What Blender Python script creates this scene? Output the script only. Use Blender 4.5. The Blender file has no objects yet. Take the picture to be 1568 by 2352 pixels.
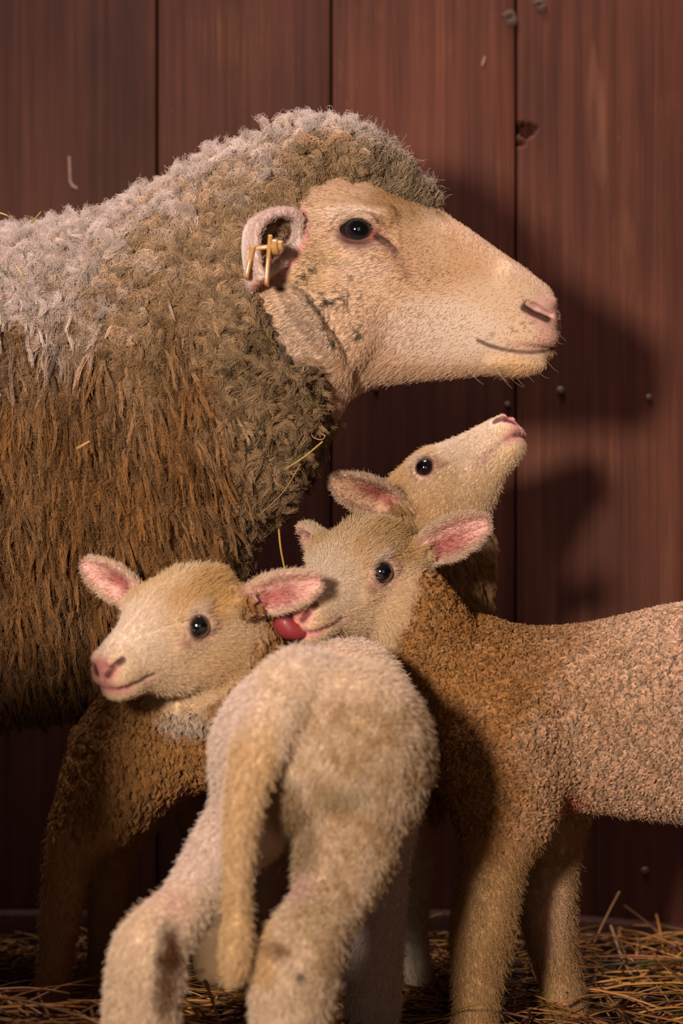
import bpy, math, random
import numpy as np
from mathutils import Vector, Matrix

C = bpy.context.scene
COL = C.collection
rng = np.random.default_rng(7)
random.seed(7)

# ------------------------------------------------------------------ camera, light, exposure
FPX, CAMZ = 5000.0, 0.47
cam_d = bpy.data.cameras.new('camera')
cam = bpy.data.objects.new('camera', cam_d)
COL.objects.link(cam)
cam.location = (0, 0, CAMZ)
cam.rotation_euler = (math.pi / 2, 0, 0)
cam_d.sensor_fit = 'VERTICAL'
cam_d.sensor_height = 36.0
cam_d.sensor_width = 24.0
cam_d.lens = FPX / 2352 * 36.0
cam_d.clip_start = 0.05
cam_d.dof.use_dof = True
cam_d.dof.focus_distance = 1.955
cam_d.dof.aperture_fstop = 3.8
C.camera = cam

C.view_settings.view_transform = 'Standard'
C.view_settings.look = 'None'
C.view_settings.gamma = 1.0
C.view_settings.use_curve_mapping = False
C.view_settings.exposure = 0.08

w = bpy.data.worlds.new('barn_air')
C.world = w
w.use_nodes = True
w.node_tree.nodes['Background'].inputs[0].default_value = (1.0, 0.55, 0.34, 1)
w.node_tree.nodes['Background'].inputs[1].default_value = 0.03


def lamp(name, kind, loc, aim, power, color, **kw):
    d = bpy.data.lights.new(name, kind)
    o = bpy.data.objects.new(name, d)
    COL.objects.link(o)
    o.location = loc
    o.rotation_euler = (Vector(aim) - Vector(loc)).to_track_quat('-Z', 'Y').to_euler()
    d.energy = power
    d.color = color
    for k, v in kw.items():
        setattr(d, k, v)
    return o


lamp('barn_lamp', 'SPOT', (-0.59, 0.05, 0.77), (0.05, 2.0, 0.47), 182, (1.0, 0.855, 0.725),
     shadow_soft_size=0.11, spot_size=math.radians(56), spot_blend=1.0)
lamp('roof_window', 'AREA', (-0.12, 2.08, 2.1), (-0.05, 1.93, 0.6), 26, (1.0, 0.86, 0.90),
     shape='RECTANGLE', size=0.9, size_y=0.22)
lamp('front_fill', 'AREA', (0.55, -0.8, 0.75), (0.1, 2.0, 0.35), 3.2, (1.0, 0.80, 0.66),
     shape='RECTANGLE', size=0.9, size_y=1.1)  # added weak fill from behind the camera, no known source there

C.cycles_curves.shape = 'RIBBONS'
C.cycles.max_bounces = 6
C.cycles.diffuse_bounces = 3
C.cycles.glossy_bounces = 2


def P(px, py, d):
    return np.array([(px - 784) * d / FPX, d, CAMZ - (py - 1176) * d / FPX])


def zpx(py, d):
    return CAMZ - (np.asarray(py, float) - 1176) * d / FPX


def xpx(px, d):
    return (np.asarray(px, float) - 784) * d / FPX


def unit(v):
    v = np.asarray(v, float)
    return v / np.maximum(np.linalg.norm(v, axis=-1, keepdims=True), 1e-9)


# ------------------------------------------------------------------ implicit surfaces
def smin(a, b, k):
    if k <= 0:
        return np.minimum(a, b)
    h = np.maximum(k - np.abs(a - b), 0) / k
    return np.minimum(a, b) - h * h * k * 0.25


def smax(a, b, k):
    return -smin(-a, -b, k)


def axis(lo, hi, h, fine=None, hf=None):
    """grid positions from lo to hi, spacing hf inside the fine interval and h outside"""
    if fine is None:
        return np.arange(lo, hi + h, h)
    out = [lo]
    while out[-1] < hi:
        p = out[-1]
        dist = max(fine[0] - p, p - fine[1], 0)
        out.append(p + min(h, hf + dist * 0.12))
    return np.array(out)


class Field:
    def __init__(s, xs, ys, zs):
        s.ax = [np.asarray(a, np.float32) for a in (xs, ys, zs)]
        s.f = np.full([len(a) for a in s.ax], 0.3, np.float32)

    def blk(s, lo, hi, pad):
        sl = []
        for a, l, h in zip(s.ax, lo, hi):
            i = np.searchsorted(a, l - pad)
            j = np.searchsorted(a, h + pad)
            if j <= i:
                return None, None
            sl.append(slice(i, j))
        g = [s.ax[0][sl[0]][:, None, None], s.ax[1][sl[1]][None, :, None], s.ax[2][sl[2]][None, None, :]]
        return tuple(sl), g

    def add(s, prim, k=0.01):
        fn, lo, hi = prim
        sl, g = s.blk(lo, hi, k + 0.02)
        if sl:
            s.f[sl] = smin(s.f[sl], fn(*g).astype(np.float32), k)

    def cut(s, prim, k=0.003):
        fn, lo, hi = prim
        sl, g = s.blk(lo, hi, k + 0.004)
        if sl:
            s.f[sl] = smax(s.f[sl], -fn(*g).astype(np.float32), k)

    def mesh(s):
        f = s.f
        sg = f < 0
        n = f.shape
        c = [slice(0, -1), slice(1, None)]
        cnt = np.zeros([k - 1 for k in n], np.int8)
        for i in (0, 1):
            for j in (0, 1):
                for k in (0, 1):
                    cnt += sg[c[i], c[j], c[k]]
        act = (cnt > 0) & (cnt < 8)
        I = np.argwhere(act)
        idx = -np.ones(act.shape, np.int64)
        idx[act] = np.arange(len(I))
        acc = np.zeros((len(I), 3))
        num = np.zeros(len(I))
        corners = [(a, b, d) for a in (0, 1) for b in (0, 1) for d in (0, 1)]
        vals = {q: f[I[:, 0] + q[0], I[:, 1] + q[1], I[:, 2] + q[2]].astype(float) for q in corners}
        for q in corners:
            for ax in range(3):
                if q[ax] == 0:
                    q2 = list(q)
                    q2[ax] = 1
                    q2 = tuple(q2)
                    a, b = vals[q], vals[q2]
                    m = (a < 0) != (b < 0)
                    t = np.where(m, a / np.where(m, a - b, 1), 0)
                    p = np.tile(np.array(q, float), (len(I), 1))
                    p[:, ax] = t
                    acc[m] += p[m]
                    num[m] += 1
        loc = acc / num[:, None]
        V = np.empty_like(loc)
        for ax in range(3):
            a = s.ax[ax].astype(float)
            i0 = I[:, ax]
            V[:, ax] = a[i0] + (a[i0 + 1] - a[i0]) * loc[:, ax]
        Q = []
        for ax in range(3):
            o1, o2 = (ax + 1) % 3, (ax + 2) % 3
            s0 = [slice(1, -1)] * 3
            s1 = [slice(1, -1)] * 3
            s0[ax] = slice(0, -1)
            s1[ax] = slice(1, None)
            m = sg[tuple(s0)] != sg[tuple(s1)]
            E_ = np.argwhere(m)
            off = np.array([1, 1, 1])
            off[ax] = 0
            E_ = E_ + off
            ins = sg[E_[:, 0], E_[:, 1], E_[:, 2]]
            d1 = np.zeros(3, int)
            d1[o1] = 1
            d2 = np.zeros(3, int)
            d2[o2] = 1
            qs = [idx[tuple((E_ - a).T)] for a in (d1 + d2, d2, 0 * d1, d1)]
            q = np.stack(qs, 1)
            q[~ins] = q[~ins][:, ::-1]
            Q.append(q)
        return V, np.concatenate(Q)


def biggest(V, Q):
    """keep the largest connected piece"""
    lab = np.arange(len(V))
    while True:
        m = lab[Q].min(1)
        new = lab.copy()
        for j in range(4):
            np.minimum.at(new, Q[:, j], m)
        new = new[new]
        if (new == lab).all():
            break
        lab = new
    ids, ct = np.unique(lab, return_counts=True)
    keep = lab == ids[ct.argmax()]
    re = np.cumsum(keep) - 1
    Q = Q[keep[Q].all(1)]
    return V[keep], re[Q]


def smooth(V, Q, it=1, amt=0.5):
    for _ in range(it):
        acc = np.zeros_like(V)
        ct = np.zeros(len(V))
        for j in range(4):
            for k in ((j + 1) % 4, (j - 1) % 4):
                np.add.at(acc, Q[:, j], V[Q[:, k]])
                np.add.at(ct, Q[:, j], 1)
        V = V + (acc / ct[:, None] - V) * amt
    return V


def vnormals(V, Q):
    n = np.cross(V[Q[:, 2]] - V[Q[:, 0]], V[Q[:, 3]] - V[Q[:, 1]])
    N = np.zeros_like(V)
    for j in range(4):
        np.add.at(N, Q[:, j], n)
    return unit(N)


# --- primitives: (function, low corner, high corner)
def rcone(a, b, ra, rb, squash=None):
    a, b = np.asarray(a, float), np.asarray(b, float)
    r = max(ra, rb)

    def fn(x, y, z):
        d = b - a
        L2 = max(d @ d, 1e-9)
        t = np.clip(((x - a[0]) * d[0] + (y - a[1]) * d[1] + (z - a[2]) * d[2]) / L2, 0, 1)
        q = np.sqrt((x - a[0] - t * d[0]) ** 2 + (y - a[1] - t * d[1]) ** 2 + (z - a[2] - t * d[2]) ** 2)
        return q - (ra + (rb - ra) * t)
    return fn, np.minimum(a, b) - r, np.maximum(a, b) + r


def spline(pts, n):
    """Catmull-Rom through rows of pts"""
    p = np.asarray(pts, float)
    if len(p) < 3:
        t = np.linspace(0, 1, n)[:, None]
        return p[0] + (p[-1] - p[0]) * t
    q = np.vstack([2 * p[0] - p[1], p, 2 * p[-1] - p[-2]])
    u = np.linspace(0, len(p) - 1 - 1e-9, n)
    i = u.astype(int)
    t = (u - i)[:, None]
    a, b, c, d = q[i], q[i + 1], q[i + 2], q[i + 3]
    return 0.5 * (2 * b + (c - a) * t + (2 * a - 5 * b + 4 * c - d) * t * t + (3 * b - a - 3 * c + d) * t ** 3)


def chain(F_, rows, k=0.012, sub=3):
    """rows: (px, py, depth, radius): a limb that tapers through pixels taken at those depths"""
    q = np.array([list(P(r[0], r[1], r[2])) + [r[3]] for r in rows])
    chain3(F_, q, k, sub)


def chain3(F_, q, k=0.012, sub=3):
    s = spline(q, (len(q) - 1) * sub + 1)
    for i in range(len(s) - 1):
        F_.add(rcone(s[i][:3], s[i + 1][:3], max(s[i][3], .001), max(s[i + 1][3], .001)), k if i == 0 else min(k, 0.006))


def ell(c, r, axes=None):
    c, r = np.asarray(c, float), np.asarray(r, float)
    A = np.eye(3) if axes is None else np.asarray(axes, float)
    ext = np.abs(A.T) @ r

    def fn(x, y, z):
        dx, dy, dz = x - c[0], y - c[1], z - c[2]
        q = 0
        g = 0
        for i in range(3):
            l = (dx * A[i][0] + dy * A[i][1] + dz * A[i][2])
            q = q + (l / r[i]) ** 2
            g = g + (l / r[i] ** 2) ** 2
        k0 = np.sqrt(q)
        return np.where(k0 < 1e-4, -r.min(), k0 * (k0 - 1) / np.maximum(np.sqrt(g), 1e-6))
    return fn, c - ext, c + ext


def loft(org, fwd, up, right, us, top, bot, wid, n=2.2, cw=None, egg=0.0, scale=1.0):
    """a body along fwd from outlines: top and bottom heights, half widths, sideways centre"""
    org, fwd, up, right = [np.asarray(v, float) for v in (org, fwd, up, right)]
    tab = np.stack([us, top, bot, wid, cw if cw is not None else np.zeros(len(us))], 1).astype(float)
    s = spline(tab, 8 * len(us))
    s[:, 0] = np.maximum.accumulate(s[:, 0])
    corners = np.array([org + scale * (a * fwd + b * up + c * right)
                        for a in (s[:, 0].min(), s[:, 0].max())
                        for b in (s[:, 2].min(), s[:, 1].max())
                        for c in ((s[:, 4] - s[:, 3]).min(), (s[:, 4] + s[:, 3]).max())])

    def fn(x, y, z):
        dx, dy, dz = (x - org[0]) / scale, (y - org[1]) / scale, (z - org[2]) / scale

        def lin(vec):
            return sum((q * np.float32(e) for q, e in zip((dx, dy, dz), vec) if abs(e) > 1e-9), np.float32(0))
        u, v, l = lin(fwd), lin(up), lin(right)
        t = np.interp(u, s[:, 0], s[:, 1])
        b = np.interp(u, s[:, 0], s[:, 2])
        w_ = np.maximum(np.interp(u, s[:, 0], s[:, 3]), 0.002)
        cx = np.interp(u, s[:, 0], s[:, 4])
        h = np.maximum((t - b) / 2, 0.002)
        vv = (v - (t + b) / 2) / h
        ww = (l - cx) / (w_ * (1 + egg * np.clip(vv, -1, 1)))
        q = (np.abs(vv) ** n + np.abs(ww) ** n) ** (1 / n)
        d = (q - 1) * np.minimum(h, w_)
        du = np.maximum(np.maximum(s[0, 0] - u, u - s[-1, 0]), 0)
        d = np.where(du > 0, np.sqrt(np.maximum(d, 0) ** 2 + du ** 2), d)
        return d * scale
    return fn, corners.min(0), corners.max(0)


EAR_S = [0, .12, .3, .5, .7, .85, .95, 1.0]
EAR_W = [.55, .72, .95, 1.0, .86, .62, .36, .10]


def ear_frame(base, tip, normal):
    a = np.asarray(tip, float) - base
    L = np.linalg.norm(a)
    a = a / L
    c = np.asarray(normal, float)
    c = unit(c - a * (c @ a))
    return dict(base=np.asarray(base, float), a=a, b=np.cross(c, a), c=c, L=L)


def ear(fr, wm, cup=0.010, bend=0.006, t=0.0024, fold=0.0):
    B, a, b, c, L = fr['base'], fr['a'], fr['b'], fr['c'], fr['L']
    fr['wm'] = wm
    fr['cup'] = cup
    fr['bend'] = bend
    fr['fold'] = fold
    corners = np.array([B + a * i + b * j + c * k for i in (-.004, L) for j in (-wm, wm) for k in (-cup - .012, cup + .012 + fold)])

    def fn(x, y, z):
        dx, dy, dz = x - B[0], y - B[1], z - B[2]
        s = dx * a[0] + dy * a[1] + dz * a[2]
        v = dx * b[0] + dy * b[1] + dz * b[2]
        h = dx * c[0] + dy * c[1] + dz * c[2]
        sn = np.clip(s / L, 0, 1)
        W = wm * np.interp(sn, EAR_S, EAR_W)
        c0 = -cup * (1 - sn * .65) * (1 - np.minimum((v / W) ** 2, 1.3)) + bend * sn ** 2 + fold * np.clip(np.abs(v) / W, 0, 1.2) ** 4
        th = t * (1.5 - .6 * sn)
        d = np.abs(h - c0) * (0.82) - th
        d = smax(d, (np.abs(v) - W) * .8, .003)
        return smax(d, smax(-s - .004, s - L, .001), .003)
    return fn, corners.min(0), corners.max(0)


def ear_local(fr, p):
    d = p - fr['base']
    s = d @ fr['a']
    v = d @ fr['b']
    h = d @ fr['c']
    sn = np.clip(s / fr['L'], 0, 1)
    W = fr['wm'] * np.interp(sn, EAR_S, EAR_W)
    c0 = -fr['cup'] * (1 - sn * .65) * (1 - np.minimum((v / W) ** 2, 1.3)) + fr['bend'] * sn ** 2 + fr['fold'] * np.clip(np.abs(v) / W, 0, 1.2) ** 4
    return s / fr['L'], v / W, h - c0


# ------------------------------------------------------------------ noise, colour helpers
NT = rng.random((32, 32, 32)).astype(np.float32)


def noise(p, scale, off=0.0):
    q = p * scale + off
    i = np.floor(q).astype(int)
    t = q - i
    t = t * t * (3 - 2 * t)
    out = 0
    for a in (0, 1):
        for b in (0, 1):
            for c in (0, 1):
                wgt = (t[:, 0] if a else 1 - t[:, 0]) * (t[:, 1] if b else 1 - t[:, 1]) * (t[:, 2] if c else 1 - t[:, 2])
                out = out + wgt * NT[(i[:, 0] + a) % 32, (i[:, 1] + b) % 32, (i[:, 2] + c) % 32]
    return out


def sstep(a, b, x):
    t = np.clip((x - a) / (b - a), 0, 1)
    return t * t * (3 - 2 * t)


def mix(col, tgt, wgt):
    return col + (np.asarray(tgt, float) - col) * np.clip(wgt, 0, 1)[:, None]


def blob(l, c, r):
    """soft weight of a local patch"""
    d = np.sqrt((((l - np.asarray(c, float)) / np.asarray(r, float)) ** 2).sum(1))
    return 1 - sstep(.6, 1.25, d)


# ------------------------------------------------------------------ materials
def new_mat(name):
    m = bpy.data.materials.new(name)
    m.use_nodes = True
    nt = m.node_tree
    b = nt.nodes['Principled BSDF']
    return m, nt, b


def N(nt, kind, **kw):
    n = nt.nodes.new(kind)
    for k, v in kw.items():
        if k == 'i':
            for a, b in v.items():
                n.inputs[a].default_value = b
        else:
            setattr(n, k, v)
    return n


def attr_mat(name, rough=0.7, bump=0.0, bscale=900, spec=0.25, sheen=0.0, tint=0.12, coat=0.0):
    m, nt, b = new_mat(name)
    at = N(nt, 'ShaderNodeAttribute', attribute_name='col')
    tc = N(nt, 'ShaderNodeTexCoord')
    nz = N(nt, 'ShaderNodeTexNoise', i={'Scale': bscale, 'Detail': 3.0})
    nt.links.new(tc.outputs['Object'], nz.inputs['Vector'])
    mr = N(nt, 'ShaderNodeMapRange', i={'To Min': 1 - tint, 'To Max': 1 + tint})
    nt.links.new(nz.outputs['Fac'], mr.inputs['Value'])
    mx = N(nt, 'ShaderNodeMix', data_type='RGBA', blend_type='MULTIPLY', i={'Factor': 1.0})
    nt.links.new(at.outputs['Color'], mx.inputs[6])
    nt.links.new(mr.outputs['Result'], mx.inputs[7])
    nt.links.new(mx.outputs[2], b.inputs['Base Color'])
    b.inputs['Roughness'].default_value = rough
    b.inputs['Specular IOR Level'].default_value = spec
    b.inputs['Sheen Weight'].default_value = sheen
    b.inputs['Coat Weight'].default_value = coat
    if bump:
        bp = N(nt, 'ShaderNodeBump', i={'Strength': bump, 'Distance': 0.001})
        nt.links.new(nz.outputs['Fac'], bp.inputs['Height'])
        nt.links.new(bp.outputs['Normal'], b.inputs['Normal'])
    return m


def hair_mat(name, rough=0.75, spec=0.12):
    m, nt, b = new_mat(name)
    at = N(nt, 'ShaderNodeAttribute', attribute_name='col')
    b.inputs['Roughness'].default_value = rough
    b.inputs['Specular IOR Level'].default_value = spec
    nt.links.new(at.outputs['Color'], b.inputs['Base Color'])
    tr = N(nt, 'ShaderNodeBsdfTranslucent')
    nt.links.new(at.outputs['Color'], tr.inputs['Color'])
    ms = N(nt, 'ShaderNodeMixShader', i={0: 0.22})
    nt.links.new(b.outputs[0], ms.inputs[1])
    nt.links.new(tr.outputs[0], ms.inputs[2])
    nt.links.new(ms.outputs[0], nt.nodes['Material Output'].inputs['Surface'])
    return m


M_SKIN = attr_mat('short_coat_skin', .75, .25, 700, .2)
M_FLEECE = attr_mat('matted_fleece', .9, .6, 400, .1, tint=.25)
M_HAIR = hair_mat('wool_fibres')
M_STRAW = attr_mat('dry_straw', .55, .15, 500, .35)
M_HOOF = attr_mat('horn_hoof', .5, .3, 300, .4, tint=.3)


def simple_mat(name, col, rough, spec=.5, coat=0., nscale=200, tint=.2, bump=.1):
    m, nt, b = new_mat(name)
    tc = N(nt, 'ShaderNodeTexCoord')
    nz = N(nt, 'ShaderNodeTexNoise', i={'Scale': nscale, 'Detail': 4.0})
    nt.links.new(tc.outputs['Object'], nz.inputs['Vector'])
    mr = N(nt, 'ShaderNodeMapRange', i={'To Min': 1 - tint, 'To Max': 1 + tint})
    nt.links.new(nz.outputs['Fac'], mr.inputs['Value'])
    mx = N(nt, 'ShaderNodeMix', data_type='RGBA', blend_type='MULTIPLY', i={'Factor': 1.0, 6: (*col, 1)})
    nt.links.new(mr.outputs['Result'], mx.inputs[7])
    nt.links.new(mx.outputs[2], b.inputs['Base Color'])
    b.inputs['Roughness'].default_value = rough
    b.inputs['Specular IOR Level'].default_value = spec
    b.inputs['Coat Weight'].default_value = coat
    if bump:
        bp = N(nt, 'ShaderNodeBump', i={'Strength': bump, 'Distance': 0.001})
        nt.links.new(nz.outputs['Fac'], bp.inputs['Height'])
        nt.links.new(bp.outputs['Normal'], b.inputs['Normal'])
    return m


def eye_mat(name, pupil, iris, rim):
    """eyeball looking along local +Z: pupil bar, iris ring, rim"""
    m, nt, b = new_mat(name)
    tc = N(nt, 'ShaderNodeTexCoord')
    sp = N(nt, 'ShaderNodeSeparateXYZ')
    nt.links.new(tc.outputs['Object'], sp.inputs[0])
    vl = N(nt, 'ShaderNodeVectorMath', operation='MULTIPLY', i={1: (1.0, 1.35, 0.0)})
    nt.links.new(tc.outputs['Object'], vl.inputs[0])
    ln = N(nt, 'ShaderNodeVectorMath', operation='LENGTH')
    nt.links.new(vl.outputs[0], ln.inputs[0])
    cr = N(nt, 'ShaderNodeValToRGB')
    e = cr.color_ramp.elements
    e[0].position, e[0].color = 0.45, (*pupil, 1)
    e[1].position, e[1].color = 0.62, (*iris, 1)
    n3 = e.new(0.83)
    n3.color = (*iris, 1)
    n4 = e.new(0.93)
    n4.color = (*rim, 1)
    nt.links.new(ln.outputs['Value'], cr.inputs['Fac'])
    nt.links.new(cr.outputs['Color'], b.inputs['Base Color'])
    b.inputs['Roughness'].default_value = 0.06
    b.inputs['Specular IOR Level'].default_value = 0.6
    b.inputs['Coat Weight'].default_value = 1.0
    b.inputs['Coat Roughness'].default_value = 0.02
    return m


M_EYE_LAMB = eye_mat('lamb_eye', (.002, .002, .003), (.006, .006, .009), (.015, .008, .006))
M_EYE_EWE = eye_mat('ewe_eye', (.003, .004, .006), (.014, .012, .012), (.12, .03, .02))
M_TONGUE = simple_mat('wet_tongue', (.26, .034, .036), .42, .4, .1, 900, .25, .4)


# ------------------------------------------------------------------ object builders
def mesh_obj(name, V, Fs, mat, parent=None, col=None, shade=True):
    me = bpy.data.meshes.new(name)
    V = np.asarray(V, np.float32)
    Fs = np.asarray(Fs, np.int32)
    k = Fs.shape[1]
    me.vertices.add(len(V))
    me.vertices.foreach_set('co', V.ravel())
    me.loops.add(Fs.size)
    me.loops.foreach_set('vertex_index', Fs.ravel())
    me.polygons.add(len(Fs))
    me.polygons.foreach_set('loop_start', np.arange(0, Fs.size, k, dtype=np.int32))
    if shade:
        me.polygons.foreach_set('use_smooth', np.ones(len(Fs), bool))
    me.update(calc_edges=True)
    me.validate()
    if col is not None:
        a = me.color_attributes.new('col', 'FLOAT_COLOR', 'POINT')
        a.data.foreach_set('color', np.concatenate([col, np.ones((len(col), 1))], 1).astype(np.float32).ravel())
    me.materials.append(mat)
    o = bpy.data.objects.new(name, me)
    COL.objects.link(o)
    if parent is not None:
        o.parent = parent
    return o


def tag(o, label=None, cat=None, group=None, kind=None):
    if label:
        o['label'] = label
    if cat:
        o['category'] = cat
    if group:
        o['group'] = group
    if kind:
        o['kind'] = kind
    return o


def hair_obj(name, pts, rad, col, parent):
    """pts (n, m, 3), rad (n, m), col (n, 3)"""
    n, m, _ = pts.shape
    h = bpy.data.hair_curves.new(name)
    h.add_curves([m] * n)
    h.attributes['position'].data.foreach_set('vector', pts.astype(np.float32).ravel())
    ra = h.attributes.get('radius') or h.attributes.new('radius', 'FLOAT', 'POINT')
    ra.data.foreach_set('value', rad.astype(np.float32).ravel())
    ca = h.attributes.new('col', 'FLOAT_COLOR', 'CURVE')
    ca.data.foreach_set('color', np.concatenate([col, np.ones((n, 1))], 1).astype(np.float32).ravel())
    h.materials.append(M_HAIR)
    o = bpy.data.objects.new(name, h)
    COL.objects.link(o)
    o.parent = parent
    return o


def sample(V, Q, Nv, count, dens=None, cols=None):
    T = np.concatenate([Q[:, [0, 1, 2]], Q[:, [0, 2, 3]]])
    ar = np.linalg.norm(np.cross(V[T[:, 1]] - V[T[:, 0]], V[T[:, 2]] - V[T[:, 0]]), axis=1) / 2
    if dens is not None:
        ar = ar * dens[T].mean(1)
    cs = np.cumsum(ar)
    t = np.searchsorted(cs, rng.random(count) * cs[-1])
    t = np.minimum(t, len(T) - 1)
    r1, r2 = np.sqrt(rng.random(count)), rng.random(count)
    wts = np.stack([1 - r1, r1 * (1 - r2), r1 * r2], 1)
    p = (V[T[t]] * wts[:, :, None]).sum(1)
    nn = unit((Nv[T[t]] * wts[:, :, None]).sum(1))
    if cols is not None:
        return p, nn, (cols[T[t]] * wts[:, :, None]).sum(1)
    return p, nn


def fuzz(p, n, g, length, lift, jit=.25, m=4, wave=0.0):
    """short fibres leaning along g"""
    k = len(p)
    g = g - n * (g * n).sum(1, keepdims=True)
    d = unit(unit(g) + rng.normal(0, jit, (k, 3)))
    lift = np.broadcast_to(lift, (k,))[:, None]
    length = np.broadcast_to(length, (k,))[:, None]
    t = np.linspace(0, 1, m)[None, :, None]
    a = (n * lift)[:, None, :] * (1.35 * t - .35 * t * t) + (d * (1 - lift))[:, None, :] * (.25 * t + .75 * t * t)
    out = p[:, None, :] + a * length[:, None, :] - n[:, None, :] * .0006
    if wave:
        ph = rng.random((k, 1, 1)) * 6.28
        s = np.cross(n, d)[:, None, :]
        out = out + s * wave * np.sin(ph + t * 7) * t
    return out


def locks(c, n, g, L, R, lift, K, m=7, taper=.75, curl=.004, turns=1.2, fray=.15, tip_drop=0.0):
    """wool locks: K fibres share one curling axis each"""
    k = len(c)
    g = unit(g - n * (g * n).sum(1, keepdims=True))
    e2 = np.cross(n, g)
    ar = lambda v: np.broadcast_to(np.asarray(v, float), (k,))[:, None, None]
    L, R, lift, curl, turns, taper = map(ar, (L, R, lift, curl, turns, taper))
    t = np.linspace(0, 1, m)[None, :, None]
    n_, g_, e_ = n[:, None, :], g[:, None, :], e2[:, None, :]
    axis_ = c[:, None, :] + L * (n_ * lift * (1.5 * t - .5 * t * t) + g_ * (1 - lift) * (.4 * t + .6 * t * t))
    ph = rng.random((k, 1, 1)) * 6.28
    sg = np.where(rng.random((k, 1, 1)) < .5, -1, 1)
    e3 = unit(n_ * (1 - lift) - g_ * lift)
    w_ = turns * 6.28 * t * sg + ph
    axis_ = axis_ + curl * np.sqrt(t) * ((np.cos(w_) - np.cos(ph)) * e_ + (np.sin(w_) - np.sin(ph)) * e3 * .8)
    axis_[:, :, 2] -= (tip_drop * L * t * t)[:, :, 0]
    rr = np.sqrt(rng.random((k, K, 1, 1)))
    th = rng.random((k, K, 1, 1)) * 6.28
    tw = (turns * 3.0 * t * sg)[:, None]
    prof = (1 - taper * t ** 1.5)[:, None]
    off = R[:, None] * rr * prof * (np.cos(th + tw) * e_[:, None] + np.sin(th + tw) * e3[:, None])
    pts = axis_[:, None] + off + rng.normal(0, 1, (k, K, m, 3)) * (R[:, None] * fray * t[None])
    pts = pts + (n_ * -.001)[:, None]
    sh = rng.uniform(.75, 1.0, (k, K, 1, 1))
    base = pts[:, :, :1]
    pts = base + (pts - base) * sh
    return pts.reshape(k * K, m, 3)


def taper_rad(k, m, r0, r1):
    t = np.linspace(0, 1, m)[None]
    return np.broadcast_to(np.asarray(r0, float), (k,))[:, None] * (1 - t) + np.broadcast_to(np.asarray(r1, float), (k,))[:, None] * t


def eyeball(parent, pos, look, upv, r, mat, name='eye'):
    z = unit(look)
    x = unit(np.cross(upv, z))
    y = np.cross(z, x)
    th = np.linspace(0, math.pi, 25)
    ph = np.linspace(0, 2 * math.pi, 48, endpoint=False)
    V = [(0, 0, 1)] + [(math.sin(a) * math.cos(b), math.sin(a) * math.sin(b), math.cos(a)) for a in th[1:-1] for b in ph] + [(0, 0, -1)]
    V = np.array(V, float)
    V[:, 2] += np.where(V[:, 2] > .7, (V[:, 2] - .7) * .22, 0)      # the cornea stands out
    n = 48
    F = []
    for i in range(22):
        for j in range(n):
            F.append((1 + i * n + j, 1 + (i + 1) * n + j, 1 + (i + 1) * n + (j + 1) % n, 1 + i * n + (j + 1) % n))
    me = bpy.data.meshes.new(name)
    tris = [(0, 1 + j, 1 + (j + 1) % n) for j in range(n)] + [(len(V) - 1, 1 + 22 * n + (j + 1) % n, 1 + 22 * n + j) for j in range(n)]
    me.from_pydata([tuple(v) for v in V], [], F + tris)
    me.polygons.foreach_set('use_smooth', np.ones(len(me.polygons), bool))
    me.materials.append(mat)
    o = bpy.data.objects.new(name, me)
    COL.objects.link(o)
    o.parent = parent
    o.matrix_world = Matrix(((x[0] * r, y[0] * r, z[0] * r, pos[0]), (x[1] * r, y[1] * r, z[1] * r, pos[1]),
                             (x[2] * r, y[2] * r, z[2] * r, pos[2]), (0, 0, 0, 1)))
    return o


def hoof(parent, foot, fwd, s=1.0):
    """two horn claws side by side under the foot point, toes towards fwd"""
    fwd = unit(np.array([fwd[0], fwd[1], 0.]))
    side = np.array([-fwd[1], fwd[0], 0.])
    h = foot[2]
    H = Field(np.arange(foot[0] - .04 * s, foot[0] + .045 * s, .0016), np.arange(foot[1] - .04 * s, foot[1] + .045 * s, .0016),
              np.arange(-.004, .045 * s, .0016))
    up = np.array([0, 0, 1.])
    for sg in (-1, 1):
        H.add(loft(np.array([foot[0], foot[1], 0]) + side * sg * .0078 * s - fwd * .014 * s, fwd, up, side,
                   np.array([0, .004, .014, .024, .032, .036]) * s, np.array([.016, .022, .026, .018, .009, .004]) * s,
                   np.array([.002, 0, 0, 0, 0, .001]) * s, np.array([.004, .0072, .0078, .007, .0045, .001]) * s, n=2.6), .001)
    V, Q = H.mesh()
    V = smooth(V, Q, 1, .4)
    col = np.tile(np.array([.10, .06, .035]), (len(V), 1))
    return mesh_obj('hoof', V, Q, M_HOOF, parent, col)


def tubes(paths, rad, sides=4, flat=.5):
    """many thin stalks in one mesh; paths (n, m, 3)"""
    n, m, _ = paths.shape
    d = unit(np.gradient(paths, axis=1))
    ref = np.where(np.abs(d[:, :, 2:3]) > .9, np.array([1., 0, 0]), np.array([0, 0, 1.]))
    a = unit(np.cross(d, ref))
    b = np.cross(d, a)
    th = np.linspace(0, 2 * math.pi, sides, endpoint=False)
    rad = np.asarray(rad, float)
    if rad.ndim == 1:
        rad = np.repeat(rad[:, None], m, 1)
    V = paths[:, :, None, :] + rad[:, :, None, None] * (np.cos(th)[None, None, :, None] * a[:, :, None] + flat * np.sin(th)[None, None, :, None] * b[:, :, None])
    base = (np.arange(n) * m * sides)[:, None, None]
    i = np.arange(m - 1)[None, :, None] * sides
    j = np.arange(sides)[None, None, :]
    j2 = (j + 1) % sides
    Q = np.stack([base + i + j, base + i + j2, base + i + sides + j2, base + i + sides + j], -1).reshape(-1, 4)
    if sides == 4:
        e = base[:, 0, 0]
        Q = np.concatenate([Q, np.stack([e + 3, e + 2, e + 1, e], 1), (e + (m - 1) * 4)[:, None] + np.array([[0, 1, 2, 3]])])
    return V.reshape(-1, 3), Q


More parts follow.
